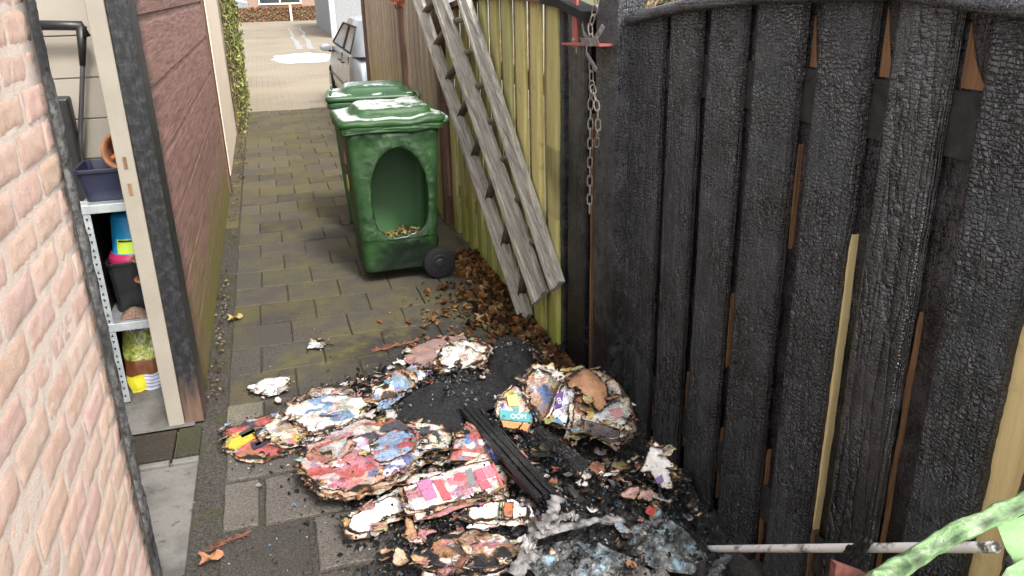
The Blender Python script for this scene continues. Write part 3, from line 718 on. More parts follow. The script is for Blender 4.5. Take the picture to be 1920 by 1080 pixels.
def wheelie_bin(label, loc, rz, burnt, lid_tilt=0.):
    root = thing('wheelie_bin', label, 'wheelie bin', loc, rz, 'green wheelie bins in the alley')
    mat = M['bin_burnt'] if burnt else M['bin']
    NA, NV = (168, 96) if burnt else (56, 24)
    b = MB(); P = []; C = []; B = []
    zc, bh = .553, .272
    def egg(x, z):
        t_ = (z - zc) / bh; a = .165 + (.085 * t_ * t_ if t_ < 0 else 0)
        return ((x - .013) / a) ** 2 + t_ * t_
    for j in range(NV + 1):
        v = j / NV; z_row = .075 + .885 * v; hx, hy = .222 + .052 * v, .205 + .035 * v
        for (x, y) in rrect(hx, hy, .05, NA):
            z = z_row; front = max(0, min(1, (-y - hy + .06) / .05)); br = .08; c = 1.
            if burnt:
                e = egg(x, z); mel = front * (.30 + .70 * max(0, 1 - abs(e - 1.1) / 1.0)) * (1 if z > .27 else .5); br = max(.1 * (1 + nz(x * 9, y * 9, z * 9)), mel)
                k = nz(x * 7, z * 7, 3) * .6 + nz(x * 22, z * 22, 7) * .4
                y += front * (.010 * k - .012 * max(0, 1 - abs(e - 1.25) / .6) + .004 * nz(x * 60, z * 60, 1) * mel) - .010 * front * max(0, 1 - abs(z - .9) / .05) * (1 + nz(x * 20, 0, 5))
                z += -.012 * front * (v ** 6) * (.5 + nz(x * 9, 1, 1))
                soot = front * max(0, 1 - math.hypot((x - .04) / .24, (z - .15) / .16)) * 1.7 + front * max(0, 1 - abs(z - .075) / .05) * .8 + front * max(0, 1 - abs(z - .93) / .06) * .8 * (nz(x * 12, 2, 2) > -.1)
                soot += .8 * max(0, 1 - abs(math.sqrt(e) - 1.0) / .035) * front + .12 * front
                c = 1 - max(0, min(.96, soot + .35 * nz(x * 25, z * 25, 2) * (soot > .05)))
            P.append((x, y, z)); C.append((c, c, c)); B.append(br)
    F_ = []; ins = set()
    if burnt:
        for i, (x, y, z) in enumerate(P):
            if y < -.17 and egg(x, z) < 1: ins.add(i)
    for j in range(NV):
        for k in range(NA):
            q = (j * NA + k, j * NA + (k + 1) % NA, (j + 1) * NA + (k + 1) % NA, (j + 1) * NA + k)
            if not all(i in ins for i in q): F_.append(q)
    used = {i for f in F_ for i in f}
    for i in ins & used:
        x, y, z = P[i]
        for _ in range(4):
            e = math.sqrt(egg(x, z)) ; w = 1 + .05 * nz(x * 13, z * 13, 2) + .035 * nz(x * 38, z * 38, 6); s = w / max(e, .3); x = .013 + (x - .013) * s; z = zc + (z - zc) * s
        P[i] = (x, y + .008, z); C[i] = (.05, .05, .05)
    remap = {}; 
    for f in F_:
        for i in f: remap.setdefault(i, len(remap))
    inv = sorted(remap, key=remap.get)
    b.add([P[i] for i in inv], [tuple(remap[i] for i in f) for f in F_], [C[i] for i in inv], [B[i] for i in inv])
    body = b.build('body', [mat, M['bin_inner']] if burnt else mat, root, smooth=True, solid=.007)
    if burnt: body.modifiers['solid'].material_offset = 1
    b = MB(); loft(b, [[(x, y, .08) for x, y in rrect(.216, .2, .05, 48)], [(x, y, .09) for x, y in rrect(.216, .2, .05, 48)]]); b.build('floor_panel', mat, root)
    # rim flange
    b = MB(); n = 72
    wv = (lambda x, y: .012 * nz(x * 9, y * 9, 4) * (y < -.15)) if burnt else (lambda x, y: 0)
    rings = [[(x, y, z + wv(x, y)) for x, y in rrect(hx, hy, .05, n)] for hx, hy, z in ((.270, .236, .915), (.292, .256, .918), (.300, .262, .925), (.300, .262, .955), (.292, .256, .962), (.262, .228, .960), (.262, .228, .915))]
    loft(b, rings + [rings[0]], False, False, b=.5 if burnt else 0.)
    b.build('rim', mat, root, smooth=True).modifiers.new('b', 'BEVEL').width = .002
    # lid with raised centre
    b = MB(); n = 96
    sag = (lambda x, y: (.012 * nz(x * 8, y * 8, 1) + .006 * nz(x * 20, y * 20, 2) - .02 * max(0, (-y - .12) / .15) * (.5 + nz(x * 6, 1, 0))) if burnt else 0)
    prof = [(.296, .260, .962, 0), (.306, .268, .966, 0), (.308, .270, .985, 0), (.300, .262, .999, 0), (.262, .226, 1.006, 0.0), (.225, .200, 1.012, .02), (.212, .188, 1.040, .025), (.196, .172, 1.052, .03), (.13, .10, 1.060, .03), (.05, .04, 1.062, .03)]
    rings = [[(x + dx, y, z + sag(x, y) * (1 if z > .97 else .5)) for x, y in rrect(hx, hy, min(.055, hy * .6), n)] for hx, hy, z, dx in prof]
    loft(b, rings, b=.35 if burnt else 0., c=(.93, .93, .93) if burnt else (1, 1, 1))
    lid = b.build('lid', mat, root, smooth=True)
    b = MB()
    for s_ in (-1, 1):
        pass
    b.tube([(.29, -.18, .94), (.335, -.17, .955), (.345, -.1, .96), (.345, .1, .96), (.335, .17, .955), (.29, .18, .94)], .014, 10)
    b.build('handle', mat, root, smooth=True)
    for y_, x_ in ((-.16, -.27), (.16, -.27)) if not burnt else ():
        g = MB(); g.tube([(x_ + .0, y_ - .05, 1.0), (x_, y_ - .045, 1.03), (x_, y_ + .045, 1.03), (x_, y_ + .05, 1.0)], .008, 8); g.build('grip', mat, lid, smooth=True)
    for s_ in (-1, 1):
        w = MB(); w.lathe([(.02, -.024), (.085, -.024), (.098, -.016), (.1, 0), (.098, .016), (.085, .024), (.02, .024)], (.225, s_ * .235, .1), 36, 'y')
        wo = w.build('wheel', M['rubber'], root, smooth=True, bevel=.003)
        h = MB(); h.lathe([(.015, .03), (.028, .029), (.03, .026), (.055, .026), (.06, .018)] if s_ > 0 else [(.06, -.018), (.055, -.0265), (.03, -.0265), (.028, -.031), (.012, -.033)], (.225, s_ * .235, .1), 28, 'y', mi=0)
        h.build('hub', M['black_plastic'], wo, bevel=.002)
    b = MB(); b.tube([(.225, -.22, .1), (.225, .22, .1)], .012, 10); b.build('axle', M['steel'], root)
    b = MB(); b.box((.12, -.19, .06), (.222, .19, .14)); b.build('axle_block', mat, root, bevel=.01)
    return root
bin1 = wheelie_bin('green wheelie bin with melted oval hole in its side', (.648, 4.855, 0), R(1), True)
bin2 = wheelie_bin('intact green wheelie bin behind the melted one', (.69, 5.93, 0), R(-6), False)
b = MB(); b.lathe([(.052, -.002), (.052, .002), (.001, .002)], (-.262, -.02, .60), 20, 'x'); s_ = b.build('sticker', plain('yellow_sticker', (.55, .42, .12), .6), bin1)
b = MB(); b.box((-.268, -.06, .72), (-.262, .03, .80)); b.build('red_sticker', M['red_paint'], bin1)
b = MB()                                                    # scraps of half-burnt matter on the bin's floor
for _ in range(420):
    x, y = random.uniform(-.17, .17), random.uniform(-.20, .1); z = .09 + .2 * math.exp(-((y + .05) / .2) ** 2) * (1 + .2 * nz(x * 9, y * 9)) * random.uniform(.9, 1)
    leaf_faces(b, (x, max(y, -.17), z), (random.gauss(0, .5), random.gauss(0, .5), 1), random.uniform(.015, .04), tnt(random.choice([(.25, .20, .05), (.16, .16, .04), (.20, .11, .04), (.05, .05, .02)]), .5, 1.2))
o = b.build('garden_waste', M['attr']); o.location = bin1.location; tag(o, 'brown garden waste lying inside the melted bin', 'garden waste', kind='stuff')

# foreground bin, burnt down: only its melted green handle and rim show, paled for flash light
fg = thing('wheelie_bin', 'melted green wheelie bin, painted flash-bright, close by at bottom right', 'wheelie bin', (1.0, .42, 0), 0, 'burnt wheelie bin in the foreground')
b = MB()
prof = [(.0, .24, .20), (.55, .26, .22), (.80, .275, .235), (.86, .285, .24)]
rings = []
for z, hx, hy in prof:
    rings.append([(x + 0.05, y, z + (.03 * nz(x * 8, y * 8, 3) if z > .7 else 0)) for x, y in rrect(hx, hy, .05, 72)])
rings += [[(x * .955 + .05, y * .955, z) for (x, y, z) in [(q[0] - .05, q[1], q[2] - .01) for q in rings[-1]]], [(x * .95 + .05, y * .95, .75) for x, y in rrect(.275, .235, .05, 72)]]
loft(b, rings, True, False, b=.6); b.build('body', M['lime'], fg, smooth=True)
def W(u, v, y): return aty(u, v, y) - Vector((1.0, .42, 0))
hp = [W(1640, 1090, .66), W(1690, 1062, .695), W(1740, 1030, .70), W(1790, 1000, .70), W(1850, 975, .70), W(1900, 952, .70), W(1960, 925, .70), W(2020, 905, .70)]
b = MB(); pts = []
for i in range(40):
    t_ = i / 39 * (len(hp) - 1); k = min(int(t_), len(hp) - 2); f = t_ - k; p = hp[k].lerp(hp[k + 1], f)
    pts.append(p + Vector((0, 0, .002 * nz(t_ * 5, 1, 1))))
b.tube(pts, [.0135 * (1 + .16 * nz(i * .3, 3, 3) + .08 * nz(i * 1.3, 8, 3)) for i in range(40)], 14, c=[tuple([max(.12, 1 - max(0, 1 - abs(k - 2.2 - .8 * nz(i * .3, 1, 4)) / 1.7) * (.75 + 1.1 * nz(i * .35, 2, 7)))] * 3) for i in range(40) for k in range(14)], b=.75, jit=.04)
b.build('handle', M['lime'], fg, smooth=True)
b = MB()
pl = [W(1868, 985, .69), W(1925, 962, .69), W(1960, 1010, .67), W(1960, 1060, .64), W(1905, 1065, .64), W(1885, 1030, .66)]
b.add(pl + [p + Vector((0, -.012, -.004)) for p in pl], [tuple(range(6)), tuple(range(11, 5, -1))] + [(k, (k + 1) % 6, 6 + (k + 1) % 6, 6 + k) for k in range(6)], b=.15)
b.build('handle_lug', M['lime'], fg, bevel=.003)
b = MB()
pl = [W(1860, 1100, .62), W(1885, 1062, .63), W(1935, 1035, .63), W(1980, 1030, .62), W(1980, 1110, .6), W(1900, 1120, .6)]
b.add(pl + [p + Vector((.01, -.03, -.01)) for p in pl], [tuple(range(6)), tuple(range(11, 5, -1))] + [(k, (k + 1) % 6, 6 + (k + 1) % 6, 6 + k) for k in range(6)], b=.3)
b.build('lid_remnant', M['lime'], fg, bevel=.004)

# ================================================================== LADDER, CHAIN, BRACKET, POLE
lad = thing('wooden_ladder', 'old silvered wooden extension ladder leaning along the green fence', 'ladder', (1.15, 3.7, 0))
def rail_pts(a, xa, c_, xc): return atx(*a, xa), atx(*c_, xc)
rails = [((988, 598), 1.165, (772, -40), 1.09), ((1014, 560), 1.15, (812, -40), 1.11), ((1046, 537), 1.172, (858, -40), 1.135)]
ends = []
for k, (a, xa, c_, xc) in enumerate(rails):
    p, q = rail_pts(a, xa, c_, xc); ends.append((p, q)); t_ = (q - p).normalized()
    view = (EYE - p.lerp(q, .4)).normalized()
    b = MB(); w, h = (.090, .028) if k != 1 else (.116, .028)
    up = (Vector((-.9, -.25, .35)) if k == 0 else Vector((-.95, -.2, .25)))
    b.bar(p, q, w, h, up, seg=30, wob=.0012)
    sd = t_.cross(up).normalized(); n_ = sd.cross(t_)
    for s_ in (-1, 1): b.bar(p + n_ * .014 + sd * s_ * w * .36, q + n_ * .014 + sd * s_ * w * .36, w * .24, .014, up, seg=30, wob=.0008, c=(.92, .92, .92))
    under(b.build('stile', M['ladder'], bevel=.002), lad)
pa, qa = ends[0]; pb, qb = ends[2]
pm, qm = ends[1]
for k in range(9):
    f = .05 + k * .117; a = pa.lerp(qa, f); c_ = pm.lerp(qm, max(0, f + .075)) + Vector((.03, 0, 0)); d = pb.lerp(qb, max(0, f + .10)) + Vector((.02, 0, 0))
    b = MB(); b.tube([a + Vector((.012, 0, 0)), c_], [.024, .027], 8, (.42, .37, .32)); b.tube([c_, d], [.02, .017], 8, (.62, .55, .48))
    under(b.build('rung', M['ladder'], smooth=True), lad)

br = thing('red_bracket', 'faded red angle bracket bolted to the black fence top', 'bracket', (1.2, 3.1, 1.5))
b = MB(); b.box((1.196, 3.125, 1.45), (1.206, 3.175, 1.85)); under(b.build('upright', M['red_paint'], bevel=.002), br)
b = MB(); b.add([Vector(p) for p in ((1.15, 3.17, 1.462), (1.21, 3.17, 1.462), (1.215, 2.80, 1.478), (1.19, 2.77, 1.48), (1.16, 2.80, 1.478))], [(0, 1, 2, 3, 4)]); under(b.build('arm', M['red_paint'], solid=.008), br)
b = MB()
for z_ in (1.48, 1.6): b.lathe([(.008, -.005), (.008, .003), (.001, .004)], (1.194, 3.15, z_), 8, 'x')
under(b.build('bolt', M['steel']), br)
tp = thing('cloth_tape', 'tattered grey tape knotted round the red bracket arm', 'tape', (1.19, 2.9, 1.48))
b = MB()
for pts, w in (([(1.185, 3.03, 1.55), (1.175, 2.99, 1.515), (1.17, 2.93, 1.495), (1.165, 2.87, 1.495), (1.17, 2.82, 1.525), (1.175, 2.80, 1.55)], .020), ([(1.16, 2.98, 1.49), (1.14, 2.92, 1.488), (1.145, 2.86, 1.49), (1.16, 2.81, 1.50)], .03),
               ([(1.165, 2.93, 1.485), (1.15, 2.90, 1.45), (1.155, 2.86, 1.42), (1.165, 2.835, 1.39)], .022), ([(1.16, 3.03, 1.47), (1.155, 3.01, 1.44)], .012)):
    pts = [Vector(p) for p in pts]; vs = []
    for i, p in enumerate(pts):
        tq = (pts[min(i + 1, len(pts) - 1)] - pts[max(0, i - 1)]).normalized(); n_ = tq.cross(Vector((1, .2, .3))).normalized(); vs += [p + n_ * w * random.uniform(.35, .6), p - n_ * w * random.uniform(.35, .6)]
    b.add(vs, [(2 * i, 2 * i + 1, 2 * i + 3, 2 * i + 2) for i in range(len(pts) - 1)])
under(b.build('ribbon', M['tape'], solid=.0015), tp)
lk = MB(); pts = []
for k in range(21):
    a = 2 * math.pi * k / 20; c, s = math.cos(a), math.sin(a); pts.append((.0095 * (abs(c) ** .6) * (1 if c > 0 else -1), 0, .022 * (abs(s) ** .75) * (1 if s > 0 else -1)))
lk.tube(pts, .0027, 8, cap=False)
link0 = None
def chain(label, path, group):
    global link0
    root = thing('chain', label, 'chain', path[0], 0, group); P_ = [Vector(p) for p in path]
    seg = [(P_[i + 1] - P_[i]).length for i in range(len(P_) - 1)]; s = .02; k = 0; tot = sum(seg)
    while s < tot:
        r, i = s, 0
        while r > seg[i]: r -= seg[i]; i += 1
        p = P_[i].lerp(P_[i + 1], r / seg[i]); d = (P_[i + 1] - P_[i]).normalized()
        if link0 is None: o = link0 = lk.build('link', M['chain'], None, smooth=True)
        else: o = link0.copy(); col.objects.link(o); o.name = 'link'
        o.parent = root
        q = d.to_track_quat('Z', 'Y'); o.rotation_mode = 'QUATERNION'
        from mathutils import Quaternion
        o.rotation_quaternion = q @ Quaternion((0, 0, 1), R(35 + (80 if k % 2 else -10) + random.uniform(-12, 12))); o.location = p - P_[0]
        s += .0375; k += 1
    return root
g = 'steel chains on the fence post'
chain('long pale steel chain hanging straight down the black boards', [(1.165, 2.89, 1.42), (1.175, 2.905, 1.33), (1.18, 2.925, 1.27), (1.18, 2.925, .83)], g)
chain('short chain tail curling beside the long hanging chain', [(1.175, 2.90, 1.33), (1.17, 2.85, 1.285), (1.165, 2.815, 1.24), (1.165, 2.81, 1.17), (1.17, 2.835, 1.12)], g)
chain('steel chain running up from bracket out of view', [(1.17, 2.90, 1.475), (1.165, 2.90, 1.54), (1.17, 2.85, 1.63), (1.18, 2.82, 1.80)], g)

pole = MB(); pa, pb = atx(1325, 1029, 1.13), atx(1868, 1026, 1.13)
pole.tube([pa.lerp(pb, i / 24) for i in range(25)], .0105, 12, b=0.)
t = NT('smoked_white_metal'); p = t.pos(); f = t.noise(p, 14, 6, .7)
cc = t.mix(t.ramp(f, [(.54, 0), (.66, 1)]), (.86, .87, .88), (.05, .045, .04)); M['smoked'] = t.fin(cc, .4, t.bump(f, .002), 0.)
tag(pole.build('metal_pole', M['smoked'], smooth=True), 'straight white metal pole lying across in front of the black gate', 'pole')
rag = MB(); c0 = atx(1605, 1030, 1.115)
rag.grid(lambda u, v: c0 + Vector((-.012 + .008 * nz(u * 6, v * 6, 1), (u - .5) * .05 * (1 - .5 * v) - .045 * v, (v - .25) * .085 + .012 * nz(u * 5, v * 5, 4))) , 12, 16)
tag(rag.build('charred_rag', M['ash'], smooth=True, solid=.004), 'scrap of melted black film draped over the white pole', 'rag')
rb = MB(); pp = [aty(1558, 1048, .78), aty(1612, 1068, .78), aty(1640, 1085, .78)]; lo = [Vector((p.x + .02, p.y, -.01)) for p in pp]
rb.add(lo + pp, [(0, 1, 4, 3), (1, 2, 5, 4)]); tag(rb.build('red_board', plain('scorched_red_board', (.19, .06, .045), .7, .5, 55, .003, c2=(.06, .03, .028)), solid=.012), 'scorched reddish board end standing upright by the pole', 'board')

# ================================================================== INSIDE THE SHED DOOR
sh = thing('shelf_unit', 'grey perforated steel shelf rack inside the shed door', 'shelf', (-.68, 3.8, 0))
for x_, y_ in ((-.772, 3.51), (-.772, 4.22), (-.545, 4.22)):
    b = MB(); b.box((x_ - .016, y_, .0), (x_ + .016, y_ + .003, .92)); b.box((x_ - .018, y_, .0), (x_ - .016, y_ + .03, .92))
    u_o = under(b.build('upright', M['steel']), sh)
    if y_ < 3.6:
        b = MB(); z_ = .04; k = 0
        while z_ < .86:
            s_ = 1 if k % 3 else -1; b.add([(x_ - .006, y_ - .0008, z_ + .007 * s_), (x_ + .006, y_ - .0008, z_ + .007 * s_), (x_, y_ - .0008, z_ - .007 * s_), (x_ - .006, y_, z_ + .007 * s_), (x_ + .006, y_, z_ + .007 * s_), (x_, y_, z_ - .007 * s_)], [(0, 1, 2), (5, 4, 3)]); z_ += .032; k += 1
        under(b.build('perforation', M['black_plastic']), sh)
b = MB(); b.box((-.80, 3.502, -.0), (-.755, 3.53, .006)); under(b.build('foot', M['rubber']), sh)
b = MB(); b.box((-.798, 3.56, .03), (-.792, 4.2, .87)); under(b.build('shade_side', M['black_plastic']), sh)  # black sheet added as the shade at the rack's side
b = MB(); b.box((-.79, 4.19, .03), (-.552, 4.20, .86)); under(b.build('shade_back', M['black_plastic']), sh)  # black sheet standing in for shade behind the shelf items
for z_ in (.375, .895):
    b = MB(); b.box((-.79, 3.505, z_ - .03), (-.552, 4.25, z_ + .006)); under(b.build('shelf_board', M['steel'], bevel=.002), sh)
def taper_box(name, label, cat, c, hx, hy, h, m, flare=.82, rim=.006):
    b = MB(); r0 = [[(x + c[0], y + c[1], c[2] + z) for x, y in rrect(hx * s, hy * s, min(hx, hy) * .25, 40)] for s, z in ((flare, 0), (1, h), (1.05, h), (1.05, h - .015))]
    r1 = [[(x + c[0], y + c[1], c[2] + z) for x, y in rrect(hx * s, hy * s, min(hx, hy) * .25, 40)] for s, z in ((.97, h), (flare * .96, .006))]
    loft(b, [r0[0], r0[1], r0[3], r0[2]] + r1, True, True); o = b.build(name, m, smooth=False, bevel=.002)
    return tag(o, label, cat)
taper_box('storage_tub', 'dark navy plastic tub on the top shelf', 'tub', (-.68, 3.66, .903), .112, .12, .135, M['navy'])
def jar(name, label, cat, prof, c, m, axis='z', col_=(1, 1, 1)):
    b = MB(); b.lathe(prof, c, 32, axis, col_); return tag(b.build(name, m, smooth=True, bevel=0), label, cat)
o = jar('clay_pot', 'terracotta clay pot lying on its side above the navy tub', 'pot', [(.03, .30), (.055, .26), (.075, .1), (.082, .02), (.085, 0), (.072, .0), (.066, .04), (.05, .2), (.01, .24)], (0, 0, 0), M['terracotta'], 'y')
o.location = (-.628, 3.72, 1.075); o.rotation_euler = (R(-14), 0, R(-6))
b = MB()
for _ in range(26): leaf_faces(b, (-.628 + random.uniform(-.04, .04), 3.735 + random.uniform(0, .03), 1.055 + random.uniform(-.02, .01)), (0, -1, .6), .03, (random.uniform(.5, .75), random.uniform(.16, .28), .05))
tag(b.build('dried_petals', M['attr']), 'orange dried flower heads stuffed in the clay pot mouth', 'dried flowers', kind='stuff')
tr = thing('hand_trolley', 'black hand trolley with looped handle leaning on cream panelling', 'trolley', (-.75, 4.15, 0))
b = MB(); x0, x1, yt = -.925, -.735, 4.2
tp_, bt_ = aty(157, 70, yt), aty(149, 300, yt); dn = (bt_ - tp_) * (1.48 / (tp_.z - bt_.z)); q1, q0 = tp_ + dn, tp_ + dn - Vector((.2, 0, 0)); lf = tp_ - Vector((.2, 0, 0))
b.tube([q1, tp_, tp_ + Vector((-.012, 0, .035)), tp_ + Vector((-.05, 0, .05)), lf + Vector((.05, 0, .05)), lf + Vector((.012, 0, .035)), lf, q0], .011, 10); x1, x0 = tp_.x, lf.x
under(b.build('frame', plain('trolley_tube', (.16, .165, .175), .35, .2, 10, 0, .6), smooth=True), tr)
b = MB(); k_ = Vector((0, -.004, 0)); b.tube([tp_ + k_ + Vector((.012, 0, .0)), tp_ + k_ + Vector((0, 0, .05)), lf + k_ + Vector((0, 0, .06))], .021, 10, jit=.08); b.tube([tp_ + k_ + Vector((0, 0, .05)), tp_ + k_ + (bt_ - tp_) * .22], [.024, .013], 10)
under(b.build('grip', M['black_plastic'], smooth=True), tr)
b = MB(); cB = aty(122, 255, yt); b.box((cB.x - .14, yt - .05, .7), (cB.x + .055, yt + .03, 1.26), jit=.004); under(b.build('back_plate', M['black_plastic'], bevel=.012), tr)
b = MB(); b.box((x0, yt - .25, .015), (x1 + .0, yt, .025)); under(b.build('toe_plate', M['steel']), tr)
# lower shelf: tub, bucket, pots
taper_box('black_tub', 'black rounded tub on the lower shelf under the blue bucket', 'tub', (-.665, 3.72, .384), .10, .10, .23, M['black_plastic'], .9)
b = MB(); b.lathe([(.09, .255), (.10, .235), (.102, .215)], (-.665, 3.73, .384), 36); tag(b.build('pink_dish', plain('pink_plastic', (.55, .03, .13), .4)), 'crimson pink dish between black tub and blue bucket', 'dish')
bk = thing('blue_bucket', 'bright cyan bucket upside down with neon yellow label', 'bucket', (-.66, 3.735, .63))
b = MB(); b.lathe([(.088, 0), (.092, .01), (.085, .012), (.068, .165), (.06, .175), (.001, .176)], (0, 0, 0), 40); b.build('bucket_body', plain('cyan_plastic', (.02, .30, .62), .35, .1), bk, smooth=True)
b = MB()
for k in range(9):
    for z_ in (0,): pass
def fl_(u, v): a = R(-128 + 62 * u); rr = .0895 - .016 * (v * .1 + .02) / .165 * 1.0; z_ = .005 + .07 * v; rr = .0862 - (.018 / .153) * (z_ - .012) + .0025; return (rr * math.cos(a), rr * math.sin(a), z_)
b.grid(fl_, 10, 6); b.build('label_sticker', plain('neon_label', (.62, .85, .08), .5, .1), bk)
b = MB(); b.grid(lambda u, v: Vector(fl_(.1 + .8 * u, .82 + .12 * v)) * 1.004, 8, 1); b.build('label_print', M['black_plastic'], bk)
for k, z_ in enumerate((.384, .475)):
    jar('plant_pot', ('lower' if k == 0 else 'upper') + ' navy glazed plant pot of the stack behind the pale post', 'pot', [(.045, 0), (.068, .14), (.074, .16), (.072, .17), (.064, .168), (.05, .07), (.001, .06)], (-.578, 3.57 + k * .004, z_), M['navy'])['group'] = 'stacked plant pots'
    b = MB(); b.lathe([(.074, 0), (.076, .006), (.066, .009), (.062, .002)], (-.578, 3.57 + k * .004, z_ + .162), 32); tag(b.build('saucer', M['terracotta'], smooth=True), ('lower' if k == 0 else 'upper') + ' terracotta saucer ring on a stacked navy pot', 'saucer', 'pot saucers')
b = MB()
b.grid(lambda u, v: (-.735 + .11 * u, 3.53 + .12 * v, .386 + .035 * math.sin(math.pi * u) * math.sin(math.pi * min(1, v * 1.2)) + .004 * nz(u * 9, v * 9, 1)), 16, 16)
tag(b.build('cork_mat', plain('cork', (.22, .14, .10), .9, .6, 120, .003), smooth=True, solid=.006), 'brown granular cork mat on the lower shelf edge', 'mat')
bag = thing('soil_bag', 'shiny purple and green potting soil bag on the shed floor', 'bag', (-.66, 3.62, 0), R(12))
def fbag(u, v, front=1):
    w = .10 + .012 * math.sin(v * 5) - .05 * max(0, v - .85); th = .055 * (math.sin(math.pi * u) ** .6) * (math.sin(math.pi * min(.98, max(.02, v))) ** .5)
    return ((u - .5) * 2 * w + .012 * nz(u * 4, v * 4, 2), -front * th + .008 * nz(u * 7, v * 7, 5) + .09 * v, .005 + .36 * v + .008 * nz(u * 6, v * 3, 9))
def cbag(u, v):
    n_ = nz(u * 20, v * 20, 1)
    if v > .78 + .05 * nz(u * 5, 0, 1): return (.20, .06, .42) if n_ < .25 else (.75, .68, .85)
    if v > .42: return random.choice([(.22, .26, .03), (.10, .14, .02), (.30, .33, .06), (.42, .42, .16)])
    if v > .22: return (.14, .05, .02)
    if u < .3: return (.70, .62, .04)
    return (.62, .66, .75) if int(v * 60) % 3 else (.2, .2, .42)
b = MB(); b.grid(lambda u, v: fbag(u, v, 1), 40, 60, cbag); b.grid(lambda u, v: fbag(u, v, -1), 20, 30, lambda u, v: (.2, .07, .4)); b.build('printed_sack', M['attr_gloss'], bag, smooth=True)

# ================================================================== FAR END: car, hedge, garage, house, netting, shrub
car = thing('parked_car', 'silver hatchback parked beyond the far end of the fence', 'car', (1.9, 12.3, 0))
XL, XR, Y0, Y1 = .99, 2.61, 10.35, 14.3
def prof_z(y):  # waistline-to-roof heights by length
    t_ = (y - Y0) / (Y1 - Y0); return np.interp(t_, [0, .02, .06, .1, .55, .68, .75, .96, 1], [.45, .9, 1.0, 1.0, .98, .96, .93, .72, .5])
def hull(y):
    t_ = (y - Y0) / (Y1 - Y0); ins = .12 * max(0, 1 - t_ / .06) ** 2 + .2 * max(0, (t_ - .85) / .15) ** 2; zt = float(prof_z(y)); zb = .2 + .06 * (t_ < .03)
    s = []
    for (fx, fz) in ((.06, 0), (.015, .12), (0, .3), (.0, .55), (.015, .75), (.04, .93), (.09, 1.0)): s.append((XL + fx + ins, y, zb + (zt - zb) * fz))
    return s + [(XL + XR - x, y, z) for x, y, z in s[::-1]]
b = MB(); loft(b, [hull(y) for y in np.concatenate([np.linspace(Y0, Y0 + .4, 7), np.linspace(Y0 + .55, Y1 - .5, 12), np.linspace(Y1 - .4, Y1, 6)])]); under(b.build('body', M['car_paint'], smooth=True, bevel=0), car)
def cabin(z, sh=0.):
    t_ = z; x = .055 + .15 * t_; ya = Y0 + .05 + .32 * t_ ** 1.6; yb = Y0 + 3.0 - 1.05 * t_
    return [(XL + x + .08, ya, .95 + .44 * t_), (XL + x, ya + .12, .95 + .44 * t_), (XL + x - .005, (ya + yb) / 2, .955 + .445 * t_), (XL + x, yb - .25, .95 + .44 * t_), (XL + x + .15, yb, .95 + .43 * t_),
            (XR - x - .15, yb, .95 + .43 * t_), (XR - x, yb - .25, .95 + .44 * t_), (XR - x + .005, (ya + yb) / 2, .955 + .445 * t_), (XR - x, ya + .12, .95 + .44 * t_), (XR - x - .08, ya, .95 + .44 * t_)]
b = MB(); loft(b, [cabin(q) for q in (0, .25, .5, .75, .92, 1)], False, False)
top = cabin(1); crown = [(x * .9 + 1.9 * .1, y * .9 + 11.8 * .1, z + .03) for x, y, z in top]; loft(b, [top, crown], False, True)
under(b.build('cabin', M['car_paint'], smooth=True), car)
def side_win(name, ya, yb, s=1):
    b = MB(); pts = []
    for t_, q in ((.08, ya), (.08, yb), (.82, yb - (.75 if name == 'front_window' else .0)), (.82, ya + (.12 if name == 'rear_window' else 0))):
        x = .055 + .15 * t_ - .012; pts.append((XL + x if s > 0 else XR - x, q, .95 + .44 * t_))
    b.add(pts + [(x + .01 * s, y, z) for x, y, z in pts], [(0, 1, 2, 3), (7, 6, 5, 4)] + [(k, (k + 1) % 4, 4 + (k + 1) % 4, 4 + k) for k in range(4)]); o = under(b.build(name, M['glass'], bevel=.004), car)
    b = MB()
    for k in range(4): b.bar(Vector(pts[k]) - Vector((.003 * s, 0, 0)), Vector(pts[(k + 1) % 4]) - Vector((.003 * s, 0, 0)), .022, .014, (s, 0, 0))
    b.build('window_seal', M['rubber'], o)
for s in (1, -1): side_win('rear_window', Y0 + .35, Y0 + 1.2, s); side_win('front_window', Y0 + 1.32, Y0 + 2.85, s)
for s in (1, -1):
    b = MB(); x = XL - .10 if s > 0 else XR + .10; c = Vector((x, Y0 + 2.45, .93))
    rings = [[(c.x + r * 1.15 * math.cos(a), c.y + d, c.z + r * .75 * math.sin(a)) for a in np.linspace(0, 2 * math.pi, 20, endpoint=False)] for d, r in ((-.05, .062), (-.045, .075), (0, .075), (.05, .06), (.08, .03))]
    loft(b, rings); mo_ = under(b.build('mirror', M['car_paint'], smooth=True), car)
    b = MB(); b.box((c.x + (.04 if s > 0 else -.14), c.y - .04, .86), (c.x + (.14 if s > 0 else -.04), c.y + .04, .885)); b.build('mirror_foot', M['rubber'], mo_)
for x in (XL + .08, XR - .08):
    for y_ in (Y0 + .65, Y1 - .75):
        b = MB(); b.lathe([(.05, -.09), (.27, -.095), (.3, -.07), (.305, 0), (.3, .07), (.27, .095), (.05, .09)], (x, y_, .3), 32, 'x'); w = under(b.build('wheel', M['rubber'], smooth=True), car)
        b = MB(); b.lathe([(.2, -.1), (.19, -.104), (.05, -.09)] if x < 1.5 else [(.05, .09), (.19, .104), (.2, .1)], (x, y_, .3), 24, 'x'); b.build('rim', M['steel'], w)
for y_, w_ in ((Y0 + 1.27, .014), (Y0 + .42, .014), (Y0 + 2.75, .014)):
    b = MB(); b.bar((XL + .008, y_, .32), (XL + .030, y_, .93), w_, .014, (1, 0, 0)); under(b.build('door_seam', M['rubber']), car)
